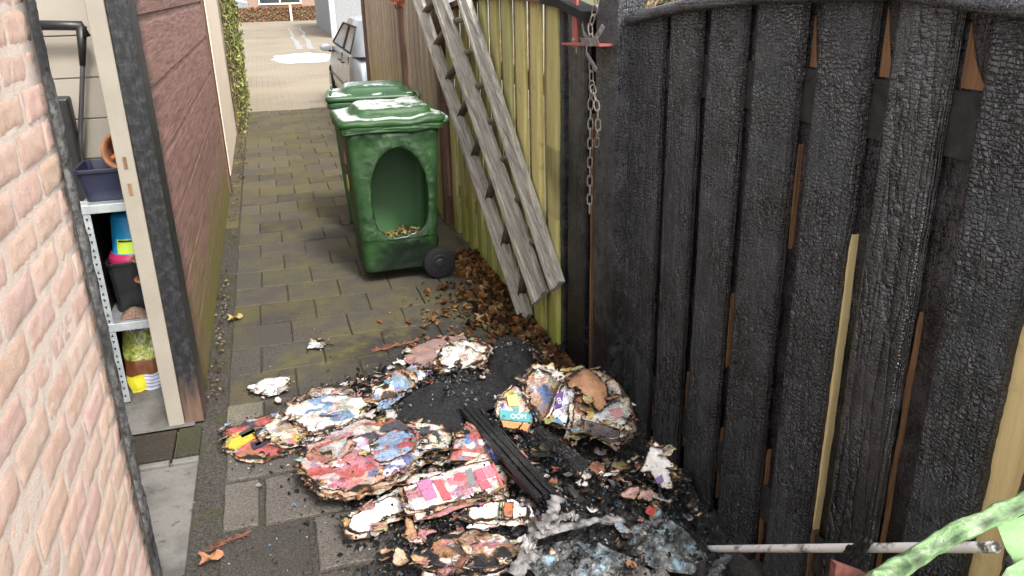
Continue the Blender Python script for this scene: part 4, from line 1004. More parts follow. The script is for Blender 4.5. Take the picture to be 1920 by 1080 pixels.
for y_ in (Y0 + 1.1, Y0 + 1.55):
    b = MB(); b.box((XL - .012, y_ - .09, .80), (XL + .03, y_ + .09, .825)); under(b.build('door_handle', M['black_plastic'], bevel=.006), car)
b = MB(); b.bar((XL + .002, Y0 + .3, .50), (XL + .002, Y0 + 3.0, .50), .035, .02, (1, 0, 0)); under(b.build('rub_strip', M['black_plastic']), car)
b = MB(); b.box((XL + .12, Y0 - .05, .25), (XR - .12, Y0 + .04, .5)); under(b.build('bumper', M['car_paint'], bevel=.04), car)
for x in (XL + .26, XR - .42):
    b = MB(); b.box((x, Y0 - .012, .62), (x + .16, Y0 + .08, .88)); under(b.build('tail_light', M['red_paint'], bevel=.02), car)

for o in list(col.objects):
    if o.parent == car or (o.parent and o.parent.parent == car): pass
car.scale = (1, 1, .93)
hd = thing('hedge', 'rust-brown clipped winter hedge along the far side of the street', 'hedge', (0, 49.8, 0))
b = MB()
for _ in range(9000):
    f = random.choice([0, 0, 1]); x = random.uniform(-11, 9)
    p = (x, 49.5 + random.uniform(0, .15), random.uniform(-.02, .74)) if f == 0 else (x, random.uniform(49.5, 50.3), .72 + .04 * nz(x * 2, 1, 1) + random.uniform(-.03, .03))
    leaf_faces(b, p, (random.gauss(0, .5), -1 if f == 0 else -.2, .8), random.uniform(.07, .13), tnt(random.choice([(.24, .09, .045), (.18, .07, .04), (.30, .13, .06), (.13, .08, .04)]), .5, 1.3))
under(b.build('foliage', M['attr']), hd)
b = MB(); b.box((-11, 49.6, -.02), (9, 50.25, .70)); under(b.build('branch_core', M['soil']), hd)
for u in (430, 546):
    p = aty(u, 30, 49.4); b = MB(); b.box((p.x - .06, 49.32, -.02), (p.x + .06, 49.42, .84)); tag(b.build('hedge_post', M['plaster'], bevel=.01), 'pale post standing in the hedge, ' + ('left one' if u < 500 else 'right one near the garage'), 'post', 'pale posts in the hedge')
gar = thing('garage', 'grey pebbledash garage wall behind the parked car', 'garage', (5, 34, 0))
t = NT('grey_pebbledash'); f = t.noise(t.pos(), 14, 6, .8); M['pebble'] = t.fin(t.mix(f, (.12, .125, .13), (.36, .37, .38)), .9, t.bump(f, .01))
b = MB(); b.box((2.62, 31, -.02), (12, 42, 2.6)); under(b.build('wall', M['pebble']), gar)
b = MB(); b.box((2.42, 30.9, -.02), (2.615, 31.2, 2.6)); under(b.build('corner_pillar', M['steel'], bevel=.01), gar)
b = MB(); b.box((2.2, 30.8, 2.6), (12.2, 42.2, 2.8)); under(b.build('roof', M['rubber']), gar)
hs_ = thing('brick_house', 'brown brick house front behind the far hedge', 'house', (0, 64, 0))
t = NT('far_brick'); bk_ = t.n('TexBrick'); t.put(bk_.inputs['Vector'], t.pos((1, 1, 1))); bk_.inputs['Scale'].default_value = 4
M['far_brick'] = t.fin(t.mix(t.noise(t.pos(), 8, 4), (.22, .13, .10), (.34, .23, .18)), .9)
b = MB(); b.box((-1.2, 64, -.02), (14, 72, 5.5)); b.box((-13, 66, -.02), (-4.4, 72, 5.5)); under(b.build('wall', M['far_brick']), hs_)
b = MB(); b.box((-13.3, 63.6, 5.5), (14.3, 72.3, 5.8)); under(b.build('roof', M['terracotta']), hs_)
for x0, x1, z0, z1 in ((.1, 3.0, .75, 2.2), (5, 7.5, .75, 2.2)):
    b = MB(); b.box((x0, 63.93, z0), (x1, 63.98, z1)); w = under(b.build('window', M['glass']), hs_)
    b = MB()
    for q in (x0, (x0 + x1) / 2, x1): b.box((q - .05, 63.88, z0 - .08), (q + .05, 63.99, z1 + .08))
    b.box((x0 - .08, 63.86, z0 - .12), (x1 + .08, 63.99, z0 - .01)); b.build('frame', M['plaster'], w)
b = MB(); b.box((-2.5, 63.9, -.02), (-1.5, 63.99, 2.1)); under(b.build('door', M['plaster']), hs_)
van = thing('white_van', 'white van glimpsed over the hedge at top left', 'van', (-3.6, 57, 0))
b = MB()
def vr(y, t0): return [(-5.2 + .0, y, .3), (-5.2, y, 1.0), (-5.05, y, 1.9), (-2.0, y, 1.95), (-1.5, y, 1.2), (-.6, y, 1.0), (-.5, y, .3)]
loft(b, [vr(56.2, 0), vr(56.3, 0), vr(57.8, 0), vr(57.9, 0)]); under(b.build('body', M['car_paint'], bevel=.08), van)
for x in (-4.4, -1.3):
    b = MB(); b.lathe([(.05, -.1), (.3, -.1), (.33, 0), (.3, .1), (.05, .1)], (x, 56.25, .33), 24, 'y'); under(b.build('wheel', M['rubber']), van)
sheet('lawn', -14, 50.4, 14, 55.5, -.008, plain('lawn_grass', (.22, .34, .10), .9, .3, 20, .01))
b = MB()
for k in range(16):
    c = atx(745, 2, 1.15) + Vector((random.uniform(-.02, .02), random.gauss(0, .16), random.gauss(.04, .04)))
    b.tube([c + Vector((.03 * math.cos(a + k), .10 * math.cos(a) * random.uniform(.8, 1.2), .05 * math.sin(a))) for a in np.linspace(0, 5.5, 14)], .006, 5, (.75, .24, .10))
tag(b.build('orange_netting', M['attr']), 'bundle of orange netting hooked over the fence top', 'netting')
shr = thing('shrub', 'dry yellowing shrub seen over the gate behind the post', 'shrub', (2.1, 3.6, 0))
b = MB()
for _ in range(5200):
    a = random.uniform(0, 6.28); r_ = random.random() ** .4; z_ = random.uniform(.6, 1.66); p = (2.1 + .5 * r_ * math.cos(a), 3.7 + .85 * r_ * math.sin(a), z_ + .06 * nz(a * 3, r_ * 3, 1))
    leaf_faces(b, p, (random.gauss(-.3, 1), random.gauss(-.3, 1), random.gauss(.6, .6)), random.uniform(.02, .05), tnt(random.choice([(.24, .22, .07), (.30, .20, .09), (.14, .15, .05), (.30, .13, .10), (.10, .08, .04)]), .4, 1.3))
under(b.build('foliage', M['attr']), shr)
b = MB()
for k in range(9):
    a = k * .7; b.tube([(2.1, 3.7, -.02), (2.1 + .1 * math.cos(a), 3.7 + .2 * math.sin(a), .6), (2.1 + .3 * math.cos(a), 3.7 + .6 * math.sin(a), 1.4)], [.02, .014, .005], 6, (.10, .06, .04))
under(b.build('stem', M['attr']), shr)
b = MB(); b.box((5.6, -6, -.02), (5.9, 12, 3.4)); nw = b.build('neighbour_wall', plain('pinkish_render', (.36, .27, .24), .9, .2, 3, .003)); tag(nw, 'pinkish rendered wall beyond the gate at top right', 'wall')
sheet('back_garden', 1.5, -6, 5.6, 12, -.02, M['soil'])

# ================================================================== THE BURNT HEAP
b = MB(); x0, x1, y0, y1 = -.35, 1.36, 1.55, 3.75; NX, NY = 230, 290
def edge_fade(x, y): return 0
Z = np.zeros((NY + 1, NX + 1))
for j in range(NY + 1):
    for i in range(NX + 1):
        x, y = x0 + (x1 - x0) * i / NX, y0 + (y1 - y0) * j / NY; h = heap(x, y)
        r = .030 * nz(x * 9, y * 9, 1) + .020 * abs(nz(x * 24, y * 24, 4)) + .012 * nz(x * 60, y * 60, 2)
        Z[j, i] = h - .022 + r * min(1, h / .035)
idx = -np.ones((NY + 1, NX + 1), int); vs = []; cs = []
for j in range(NY + 1):
    for i in range(NX + 1):
        if Z[j, i] > -.012:
            x, y = x0 + (x1 - x0) * i / NX, y0 + (y1 - y0) * j / NY; idx[j, i] = len(vs); vs.append((min(x, 1.245), y, Z[j, i])); k = random.uniform(.7, 1.2); cs.append((k, k, k))
fs = [(idx[j, i], idx[j, i + 1], idx[j + 1, i + 1], idx[j + 1, i]) for j in range(NY) for i in range(NX) if min(idx[j, i], idx[j, i + 1], idx[j + 1, i + 1], idx[j + 1, i]) >= 0]
b.add(vs, fs, cs)
hp_o = b.build('ash_heap', M['ash'], smooth=True); tag(hp_o, 'heap of wet black ash and charred scraps against the gate', 'ash heap', kind='stuff')
# loose flakes of char, ash and paper over the heap and round it
b = MB(); n_ = 0
while n_ < 15000:
    bx_, by_, h_, r_ = random.choice(BUMPS); x, y = random.gauss(bx_, r_ * .75), random.gauss(by_, r_ * .75)
    if x > 1.235 or y < 1.5: continue
    z = max(.003, heap(x, y) - .012 + .02 * random.random()); n_ += 1
    k = random.random(); c = (.012, .012, .013) if k < .72 else random.choice([(.10, .10, .10), (.05, .05, .05), (.22, .22, .22)]) if k < .94 else random.choice([(.5, .48, .46), (.25, .13, .06), (.10, .2, .3), (.4, .3, .22)])
    leaf_faces(b, (x, y, z), (random.gauss(0, .7), random.gauss(-.2, .7), 1), abs(random.gauss(0, .011)) + .004, c, .6)
tag(b.build('charred_flakes', plain('char_flakes', (1, 1, 1), .5, .3, 60, .002, useattr=True)), 'loose black flakes and ash scattered over the burnt heap', 'char flakes', kind='stuff')
b = MB()
for _ in range(2600):                                         # fine soot crumbs on the paving
    a = random.uniform(0, 6.28); r_ = abs(random.gauss(0, .75)); x, y = .55 + r_ * math.cos(a) * .9, 2.6 + r_ * math.sin(a) * 1.0
    if x < -.44 or x > 1.2 or y < 1.6: continue
    k = random.random(); c = (.015, .015, .015) if k < .8 else (.35, .34, .33)
    leaf_faces(b, (x, y, .004 + heap(x, y)), (random.gauss(0, .4), random.gauss(0, .4), 1), random.uniform(.003, .012), c, .6)
tag(b.build('soot_crumbs', M['attr']), 'soot crumbs sprinkled on the tiles round the heap', 'soot', kind='stuff')

WHITE, CREAM_, INK = (.78, .77, .76), (.70, .62, .50), (.06, .06, .07)
EDGE = []; SURF = []
def paper(name, label, cat, poly, h, palette, n=(0, 0, 1), thick=.02, burnw=.035, burn0=0., rag=.009, bulge=.008, flaps=0, step=.0075, blocks=34, soft=.011, seed=0, group=None, dz=None, cover='cover', rough=.003, mat='paper'):
    rs = random.Random(seed + 11); thick = thick * .6 if thick > .012 else thick; burn0 += .05
    pal_ = [tuple(.62 * q + .18 * m_ for q, m_ in zip(c_, (.40, .36, .33))) if max(c_) - min(c_) > .2 else c_ for c_ in palette]; palette = pal_ if name != 'printed_stripe' else palette
    u0 = sum(p[0] for p in poly) / len(poly); v0 = sum(p[1] for p in poly) / len(poly)
    c = on_heap(u0, v0, h) if dz is None else gz(u0, v0, dz)
    n = Vector(n).normalized(); A = on_plane(u0 + 10, v0 - 2.5, c, n); ex = (A - c).normalized(); ey = n.cross(ex)
    pts = []
    for u, v in poly:
        q = on_plane(u, v, c, n) - c; pts.append(Vector((q.dot(ex), q.dot(ey))))
    ring = []
    m = len(pts)
    for i in range(m):
        p, q = pts[i], pts[(i + 1) % m]; k = max(1, int((q - p).length / step))
        for j in range(k):
            s = p.lerp(q, j / k); d = (q - p).normalized(); w = rag * (1.5 * nz(s.x * 11, s.y * 11, seed + 2) + nz(s.x * 30, s.y * 30, seed) + .6 * nz(s.x * 90, s.y * 90, seed)); ring.append(Vector((s.x - d.y * w, s.y + d.x * w)))
    if sum(a.x * b_.y - b_.x * a.y for a, b_ in zip(ring, ring[1:] + ring[:1])) < 0: ring.reverse()
    R_ = np.array([(p.x, p.y) for p in ring]); R2 = np.roll(R_, -1, 0)
    def inside(x, y):
        c_ = ((R_[:, 1] > y) != (R2[:, 1] > y)) & (x < (R2[:, 0] - R_[:, 0]) * (y - R_[:, 1]) / (R2[:, 1] - R_[:, 1] + 1e-12) + R_[:, 0]); return c_.sum() % 2 == 1
    def dist(x, y): return float(np.sqrt(((R_ - (x, y)) ** 2).sum(1).min()))
    lo, hi = R_.min(0), R_.max(0); inner = []
    yy = lo[1] + step / 2
    while yy < hi[1]:
        xx = lo[0] + step / 2
        while xx < hi[0]:
            q = (xx + rs.uniform(-.25, .25) * step, yy + rs.uniform(-.25, .25) * step)
            if inside(*q) and dist(*q) > step * .6: inner.append(q)
            xx += step
        yy += step
    co = [Vector(p) for p in ring] + [Vector(p) for p in inner]; nb = len(ring)
    V, _, T_, *_ = delaunay_2d_cdt(co, [(i, (i + 1) % nb) for i in range(nb)], [], 1, 1e-7)
    blk = []
    W_, H_ = hi - lo
    for _ in range(blocks):
        cx_, cy_ = rs.uniform(lo[0], hi[0]), rs.uniform(lo[1], hi[1]); w_, h_ = W_ * rs.uniform(.04, .2), H_ * rs.uniform(.03, .16); blk.append((cx_, cy_, w_, h_, rs.choice(palette), rs.uniform(-.4, .4)))
    base = palette[0]
    vs, cs, bs = [], [], []
    mx = max(1e-4, max(dist(v.x, v.y) for v in V))
    for v in V:
        d = dist(v.x, v.y); k = min(1, d / mx)
        cc = base
        for (a, b_, w_, h_, q, t_) in blk:
            dx, dy = v.x - a + .012 * nz(v.x * 60, v.y * 60, seed), v.y - b_ + .012 * nz(v.x * 60, v.y * 60, seed + 4); dx, dy = dx + t_ * dy, dy - t_ * dx
            if abs(dx) < w_ and abs(dy) < h_: cc = q
        z = bulge * (1 - (1 - k) ** 2) + soft * nz(v.x * 14, v.y * 14, seed) + rough * nz(v.x * 45, v.y * 45, seed + 3)
        vs.append((v.x, v.y, z)); cs.append(cc); bwv = burnw * max(.03, .35 + 3.4 * nz(v.x * 12, v.y * 12, seed + 9)); bs.append(min(1, burn0 + .72 * max(0, 1 - d / bwv) + .55 * max(0, nz(v.x * 8, v.y * 8, seed + 5))))
    Mx = Matrix.Translation(c) @ Matrix((ex, ey, n)).transposed().to_4x4()
    EDGE.extend([Mx @ Vector((p.x, p.y, 0)) for p in ring[::2]]) if burn0 >= 0 and len(ring) > 24 else None
    two = thick > .0075
    top = MB(); top.add(vs, [tuple(t) for t in T_], cs, bs)
    if two:
        root = thing(name, label, cat, group=group); root.matrix_world = Mx
        o = top.build(cover, M[mat], root, smooth=True, solid=.0012)
        L = max(3, int(thick / .0028)); s = MB(); rv = []; rb_ = []
        for l in range(L + 1):
            for i in range(nb):
                p = ring[i]; f = 1 + (rs.uniform(-.006, .006) if l else -.004) + (.13 * nz(p.x * 16, p.y * 16 + l * .9, seed) + .05 * nz(p.x * 60, p.y * 60, l)) * (l > 0) + .02 * (l % 2)
                z0 = soft * nz(p.x * 14, p.y * 14, seed); rv.append((p.x * f, p.y * f, z0 - .0015 - thick * l / L)); rb_.append(min(1, burn0 + .34 + .6 * nz(p.x * 14, p.y * 14, seed + l * .25)))
        fs = [(l * nb + i, l * nb + (i + 1) % nb, (l + 1) * nb + (i + 1) % nb, (l + 1) * nb + i) for l in range(L) for i in range(nb)]
        s.add(rv, fs, (1, 1, 1), rb_); s.build('pages', M['page'], root)
        for k in range(4 if nb > 60 else 2):           # sheets slipped out of the bundle at odd angles
            a = rs.uniform(-.28, .28); sx, sy = rs.uniform(-.02, .02), rs.uniform(-.02, .02); sc = rs.uniform(.9, 1.06); ov = []; ob_ = []
            for q, bq in ((1., .55), (.9, .25), (.72, .05), (.4, 0.)):
                for i in range(nb):
                    p = ring[i]; f = sc * q * (1 + .16 * nz(p.x * 20, p.y * 20, seed + k * 3.3)); x, y = p.x * f, p.y * f
                    ov.append((x * math.cos(a) - y * math.sin(a) + sx, x * math.sin(a) + y * math.cos(a) + sy, -.002 - thick * (k + .7) / 5 + (.010 * nz(x * 15, y * 15, seed + k) - .004) * q)); ob_.append(max(0, min(1, bq + .45 * nz(x * 14, y * 14, seed + k * 7))))
            sm_ = MB(); sm_.add(ov, [(l * nb + i, l * nb + (i + 1) % nb, (l + 1) * nb + (i + 1) % nb, (l + 1) * nb + i) for l in range(3) for i in range(nb)], rs.choice([WHITE, CREAM_, (.5, .47, .44), rs.choice(palette)]), ob_)
            sm_.build('slipped_page', M['paper'], root, smooth=True, solid=.001)
    else:
        root = top.build(name, M[mat], smooth=True, solid=max(.0012, thick)); root.matrix_world = Mx; tag(root, label, cat, group)
    for k in range((flaps + 1) // 2):
        fm = MB(); px, py = rs.uniform(lo[0] * .9, hi[0] * .9), rs.uniform(lo[1] * .9, hi[1] * .9); a = rs.uniform(0, 6.28); w_, h_ = rs.uniform(.04, .11), rs.uniform(.035, .09); cu = rs.uniform(.1, .8); pc = rs.choice(palette)
        fm.grid(lambda u, v: (px + .035 * nz(u * 2.2, v * 2.2, k * 3.7 + seed + 9) + w_ * (u - .5) * math.cos(a) - h_ * v * math.sin(a), py + w_ * (u - .5) * math.sin(a) + h_ * v * math.cos(a) + .035 * nz(u * 2.2, v * 2.2, k * 5.1 + seed), .004 + cu * h_ * v * v + .006 * nz(u * 3, v * 3, k + seed)), 8, 8, lambda u, v: pc, lambda u, v: min(1, .5 * v ** 3 + .25 * abs(2 * u - 1) ** 3 + .08 + .4 * max(0, nz(u * 2, v * 2, k + seed))))
        f = fm.build('loose_page', M['paper'], root, smooth=True, solid=.0008)
    return root
RED, YEL, BLU, PNK, GRN, ORG, SKY, GREY = (.52, .05, .05), (.65, .48, .06), (.08, .16, .42), (.62, .20, .26), (.08, .28, .10), (.60, .24, .07), (.22, .38, .62), (.42, .40, .39)
g = 'half burnt magazines and papers of the heap'
paper('burnt_magazine', 'red and yellow magazine singed at far left of the heap', 'magazine', [(420, 836), (424, 808), (462, 788), (530, 772), (566, 792), (548, 838), (500, 862), (446, 858)], .018, [RED, RED, YEL, INK, (.5, .1, .08), GREY], thick=.02, seed=1, flaps=1, group=g, burnw=.022)
paper('burnt_magazine', 'cream open magazine overlapping the red one', 'magazine', [(488, 808), (512, 782), (548, 784), (588, 806), (596, 826), (560, 836), (524, 830)], .035, [CREAM_, WHITE, (.55, .4, .3), YEL, PNK], thick=.018, seed=2, flaps=1, group=g, burnw=.02)
paper('burnt_newspaper', 'mostly white newspaper bundle at upper left of the heap', 'newspaper', [(540, 772), (566, 752), (610, 742), (652, 738), (692, 752), (684, 782), (640, 806), (590, 812), (556, 798)], .045, [WHITE, WHITE, WHITE, SKY, (.6, .55, .5), (.5, .42, .36)], thick=.035, seed=3, flaps=3, group=g, burnw=.03)
paper('burnt_newspaper', 'grey ash sheets curling behind the white newspaper bundle', 'newspaper', [(560, 752), (590, 728), (640, 722), (668, 738), (612, 748)], .03, [GREY, (.25, .25, .25), WHITE, INK], thick=.006, seed=4, burn0=.25, burnw=.03, group=g, rag=.012)
paper('burnt_magazine', 'large colourful magazine stack in the middle of the heap', 'magazine', [(558, 866), (580, 836), (626, 806), (690, 786), (748, 788), (782, 806), (790, 836), (776, 868), (726, 898), (668, 922), (606, 916), (572, 896)], .055, [(.55, .38, .36), PNK, BLU, SKY, RED, CREAM_, (.45, .42, .42), INK, WHITE, (.3, .12, .1)], thick=.055, seed=5, flaps=4, blocks=34, group=g, burnw=.03, bulge=.012, rough=.003)
paper('torn_page', 'sky blue torn page on the middle magazine stack', 'page', [(690, 862), (702, 826), (744, 804), (782, 812), (776, 846), (728, 866)], .075, [SKY, SKY, (.3, .45, .68), RED, WHITE], thick=.0015, seed=6, group=g, burnw=.012)
paper('torn_page', 'white crumpled page with red print on front of the stack', 'page', [(610, 872), (640, 852), (676, 858), (668, 884), (634, 892)], .075, [WHITE, WHITE, PNK, RED], thick=.0015, seed=7, group=g, burnw=.012, soft=.012)
paper('torn_page', 'red torn magazine page at lower edge of the stack', 'page', [(606, 902), (640, 886), (720, 880), (752, 866), (758, 880), (690, 908), (640, 918)], .06, [RED, (.5, .12, .1), PNK, CREAM_], thick=.0015, seed=8, group=g, burnw=.014)
paper('torn_page', 'strip of violet grey print right of the red page', 'page', [(706, 886), (742, 858), (788, 838), (796, 852), (760, 884), (722, 902)], .072, [(.5, .46, .62), WHITE, BLU], thick=.0015, seed=9, group=g, burnw=.012)
paper('burnt_magazine', 'black and white magazine charred into curls above the red packet', 'magazine', [(756, 800), (796, 784), (838, 792), (852, 818), (838, 852), (800, 862), (774, 842)], .06, [CREAM_, WHITE, INK, INK, (.6, .5, .35)], thick=.03, seed=10, burn0=.14, burnw=.035, flaps=6, group=g, rough=.006)
paper('pale_card', 'small pale grey card piece stuck behind the big stack', 'card', [(714, 772), (738, 766), (750, 794), (726, 800)], .05, [GREY, (.5, .5, .48)], thick=.003, seed=11, burnw=.01, group=g)
paper('red_packet', 'bright red printed packet leaning on the charred plank', 'packet', [(840, 866), (852, 828), (874, 794), (908, 816), (940, 846), (928, 872), (880, 866)], .075, [(.58, .10, .09), (.58, .10, .09), (.62, .30, .28), (.62, .50, .52), BLU, (.5, .06, .06)], n=(-.15, -.45, .9), thick=.02, seed=12, burnw=.010, group=g, rag=.003, blocks=24, cover='printed_front')
paper('printed_book', 'thick advertising booklet with pink boxes in front of red packet', 'booklet', [(756, 912), (800, 896), (860, 874), (918, 862), (946, 908), (944, 922), (880, 934), (796, 956), (768, 958)], .085, [(.70, .68, .65), PNK, PNK, (.45, .25, .34), (.65, .72, .66), RED, (.72, .70, .66), GREY], n=(.05, -.35, .95), thick=.045, seed=13, burnw=.016, rag=.002, blocks=22, bulge=.006, soft=.003, group=g)
paper('white_carton', 'white foil-like carton with black specks, lower left of heap', 'carton', [(652, 992), (660, 968), (700, 944), (748, 924), (764, 942), (756, 962), (716, 974), (694, 998), (668, 1000)], .055, [WHITE, (.82, .81, .80)], n=(0, -.3, .95), thick=.04, seed=14, burnw=.016, group=g, rag=.004, bulge=.012, mat='blank')
paper('striped_carton', 'white carton rolled up with magenta and green stripes', 'carton', [(862, 968), (880, 948), (930, 938), (976, 938), (1000, 948), (1000, 970), (950, 974), (890, 976)], .07, [WHITE, WHITE, (.75, .66, .5)], n=(0, -.5, .85), thick=.03, seed=15, burnw=.016, group=g, blocks=3, mat='blank')
for u_, w_, c_ in ((908, 13, (.75, .04, .38)), (938, 4, (.20, .45, .16)), (953, 10, (.45, .12, .04))):
    paper('printed_stripe', 'magenta band' if w_ == 13 else ('green band' if w_ == 4 else 'scorched rust band'), None, [(u_ - w_, 970), (u_ - w_ + 2, 943), (u_ + w_ + 1, 941), (u_ + w_, 972)], .0845, [c_], n=(0, -.5, .85), thick=.0012, seed=16, burnw=.002, rag=.001, bulge=.004, soft=.006)
paper('burnt_magazine', 'charred layered magazine stack at the bottom edge', 'magazine', [(790, 1040), (812, 1012), (872, 996), (940, 1000), (980, 1018), (976, 1044), (920, 1064), (850, 1068), (806, 1060)], .05, [(.4, .28, .22), (.5, .42, .36), WHITE, PNK, ORG, INK], thick=.05, seed=17, burn0=.26, burnw=.04, flaps=7, group=g, rough=.006)
paper('torn_page', 'peach scorched scrap at the bottom of the heap', 'page', [(738, 1056), (744, 1032), (760, 1030), (770, 1050), (756, 1062)], .03, [(.66, .45, .28), (.7, .52, .36)], n=(0, -.5, .8), thick=.0015, seed=18, burnw=.010, group=g)
paper('torn_page', 'orange brown scorched page below the booklet', 'page', [(756, 1006), (760, 972), (774, 976), (786, 1010), (776, 1022)], .05, [(.45, .20, .07), (.55, .28, .1)], n=(0, -.6, .8), thick=.0015, seed=19, burnw=.010, group=g)
paper('torn_page', 'butterfly shaped white page lying alone on the left tiles', 'page', [(470, 736), (478, 718), (500, 708), (512, 712), (546, 702), (540, 720), (524, 736), (492, 742)], .016, [WHITE, (.7, .6, .52), WHITE], thick=.0015, seed=20, burnw=.012, group=g, soft=.02)
paper('paper_scrap', 'tiny ashen scrap lying on the tiles farther up', 'scrap', [(574, 654), (582, 642), (604, 640), (614, 646), (600, 656)], .008, [(.6, .62, .63), WHITE], thick=.0015, seed=21, burnw=.006, rag=.01, group=g)
paper('burnt_newspaper', 'white curled newspaper behind the black cloth on the left', 'newspaper', [(692, 752), (706, 728), (738, 708), (788, 694), (800, 706), (764, 726), (744, 742), (712, 754)], .04, [WHITE, WHITE, SKY, (.5, .45, .4)], n=(.1, -.35, .9), thick=.02, seed=22, burnw=.02, burn0=.06, flaps=3, group=g)
paper('burnt_newspaper', 'white topped newspaper clump behind the black cloth heap', 'newspaper', [(820, 676), (826, 652), (846, 642), (900, 640), (916, 652), (912, 672), (868, 694), (836, 694)], .07, [WHITE, WHITE, (.55, .45, .36), (.6, .6, .55)], n=(0, -.25, .95), thick=.04, seed=23, burnw=.02, burn0=.1, flaps=3, group=g, rough=.006)
paper('scorched_cardboard', 'dusty pink brown cardboard flat on tiles behind the heap', 'cardboard', [(752, 676), (770, 650), (830, 632), (870, 628), (880, 640), (836, 650), (820, 672), (842, 690), (836, 704), (796, 690)], .012, [(.26, .17, .155), (.30, .20, .18)], thick=.003, seed=24, burnw=.02, group=g, mat='blank')
# upright bundle by the gate
paper('burnt_magazine', 'cream and teal magazine leaning at the left of the upright bundle', 'magazine', [(928, 782), (936, 752), (962, 722), (992, 736), (1004, 770), (990, 812), (962, 800), (940, 800)], .10, [CREAM_, (.12, .40, .40), (.12, .40, .40), ORG, WHITE, YEL, (.4, .3, .5)], n=(-.1, -.75, .6), thick=.022, seed=25, burnw=.018, flaps=2, group=g, blocks=18)
paper('burnt_magazine', 'magazine with red and blue picture behind the white box', 'magazine', [(982, 722), (1000, 692), (1036, 694), (1054, 722), (1040, 770), (1014, 800), (994, 760)], .115, [(.6, .4, .32), WHITE, BLU, RED, ORG, CREAM_], n=(0, -.7, .7), thick=.022, seed=26, burnw=.02, flaps=3, group=g, blocks=20)
paper('white_box', 'white box with purple symbol standing in the upright bundle', 'box', [(1030, 788), (1042, 752), (1052, 724), (1078, 716), (1082, 740), (1070, 772), (1060, 802)], .135, [(.72, .74, .82), (.75, .75, .8), WHITE], n=(-.3, -.75, .6), thick=.03, seed=27, burnw=.008, rag=.002, bulge=.001, soft=.001, blocks=3, group=g, cover='printed_front')
paper('burnt_magazine', 'orange red spined magazine between white box and open carton', 'magazine', [(1066, 830), (1074, 780), (1082, 742), (1098, 738), (1096, 780), (1084, 806), (1078, 830)], .12, [(.55, .2, .1), RED, ORG, CREAM_], n=(-.2, -.8, .5), thick=.02, seed=28, burnw=.008, group=g)
paper('open_carton', 'white open carton with charred end in the upright bundle', 'carton', [(1094, 790), (1104, 752), (1126, 748), (1172, 754), (1184, 776), (1164, 806), (1130, 804)], .15, [(.72, .73, .74), (.74, .74, .76), (.66, .5, .5), YEL], n=(-.05, -.45, .88), thick=.014, seed=29, burnw=.012, rag=.002, blocks=3, group=g)
paper('carton_end', 'dark charred carton end under the white open carton', 'carton', [(1092, 812), (1094, 786), (1160, 806), (1166, 832), (1158, 838)], .13, [(.10, .08, .085), (.12, .10, .10)], n=(.1, -.95, .2), thick=.01, seed=30, burnw=.004, rag=.002, blocks=2, group=g, mat='blank')
paper('scorched_cardboard', 'orange brown blistered cardboard flap on top of the upright bundle', 'cardboard', [(1056, 706), (1072, 694), (1104, 694), (1136, 716), (1146, 742), (1138, 764), (1118, 772), (1102, 752), (1082, 732), (1066, 728)], .185, [(.50, .22, .08), (.56, .27, .11), (.4, .16, .06)], n=(-.1, -.45, .88), thick=.006, seed=31, burnw=.006, bulge=.02, soft=.014, group=g, mat='blank')
def page_fan():
    """the ring of cream page edges that fans round the right of the bundle"""
    root = thing('fanned_book', 'fan of cream charred page edges curving round the upright bundle', 'book', group=g)
    arc = [(1090, 690), (1122, 694), (1148, 708), (1168, 728), (1184, 754), (1192, 782), (1194, 806), (1190, 826)]
    for k in range(7):
        b = MB(); P = []; n_ = 30
        for i in range(n_ + 1):
            t_ = i / n_ * (len(arc) - 1); j = min(int(t_), len(arc) - 2); f = t_ - j; u = arc[j][0] * (1 - f) + arc[j + 1][0] * f; v = arc[j][1] * (1 - f) + arc[j + 1][1] * f
            P.append(atx(u - k * 2.6 + 2 * nz(t_ * 2, k, 1), v + k * 3 + 2 * nz(t_ * 2, k, 4), 1.09 + .10 * (i / n_) - .004 * k))
        vs = []; bs = []
        for i, p in enumerate(P):
            w = .05 * (1 + .3 * nz(i * .5, k, 2)); q = p + Vector((-.03, .02, -w)); vs += [p, p.lerp(q, .4) + Vector((0, 0, .004 * nz(i, k, 1))), q]; bs += [.62 + .4 * nz(i * .45, k * 2, 3), .18 + .2 * nz(i * .4, k, 1), .5]
        b.add(vs, [(3 * i + r, 3 * i + 3 + r, 3 * i + 4 + r, 3 * i + 1 + r) for i in range(n_) for r in (0, 1)], random.choice([CREAM_, WHITE, (.7, .66, .58)]), bs)
        b.build('page', M['paper'], root, smooth=True, solid=.0015)
page_fan()
paper('white_sheet', 'big bright white sheet standing by the gate right of heap', 'sheet', [(1200, 884), (1212, 852), (1226, 822), (1238, 832), (1248, 852), (1262, 870), (1268, 900), (1262, 922), (1240, 918), (1230, 904), (1216, 884)], .10, [(.84, .84, .84), WHITE], n=(-.55, -.6, .55), thick=.004, seed=32, burnw=.010, group=g, soft=.012, mat='blank')
paper('paper_scrap', 'round white ash ball in the middle of the black ash', 'scrap', [(1082, 892), (1092, 880), (1106, 882), (1108, 896), (1096, 904)], .03, [(.8, .8, .8)], n=(0, -.5, .8), thick=.012, seed=33, burnw=.002, rag=.008, bulge=.012, group=g)
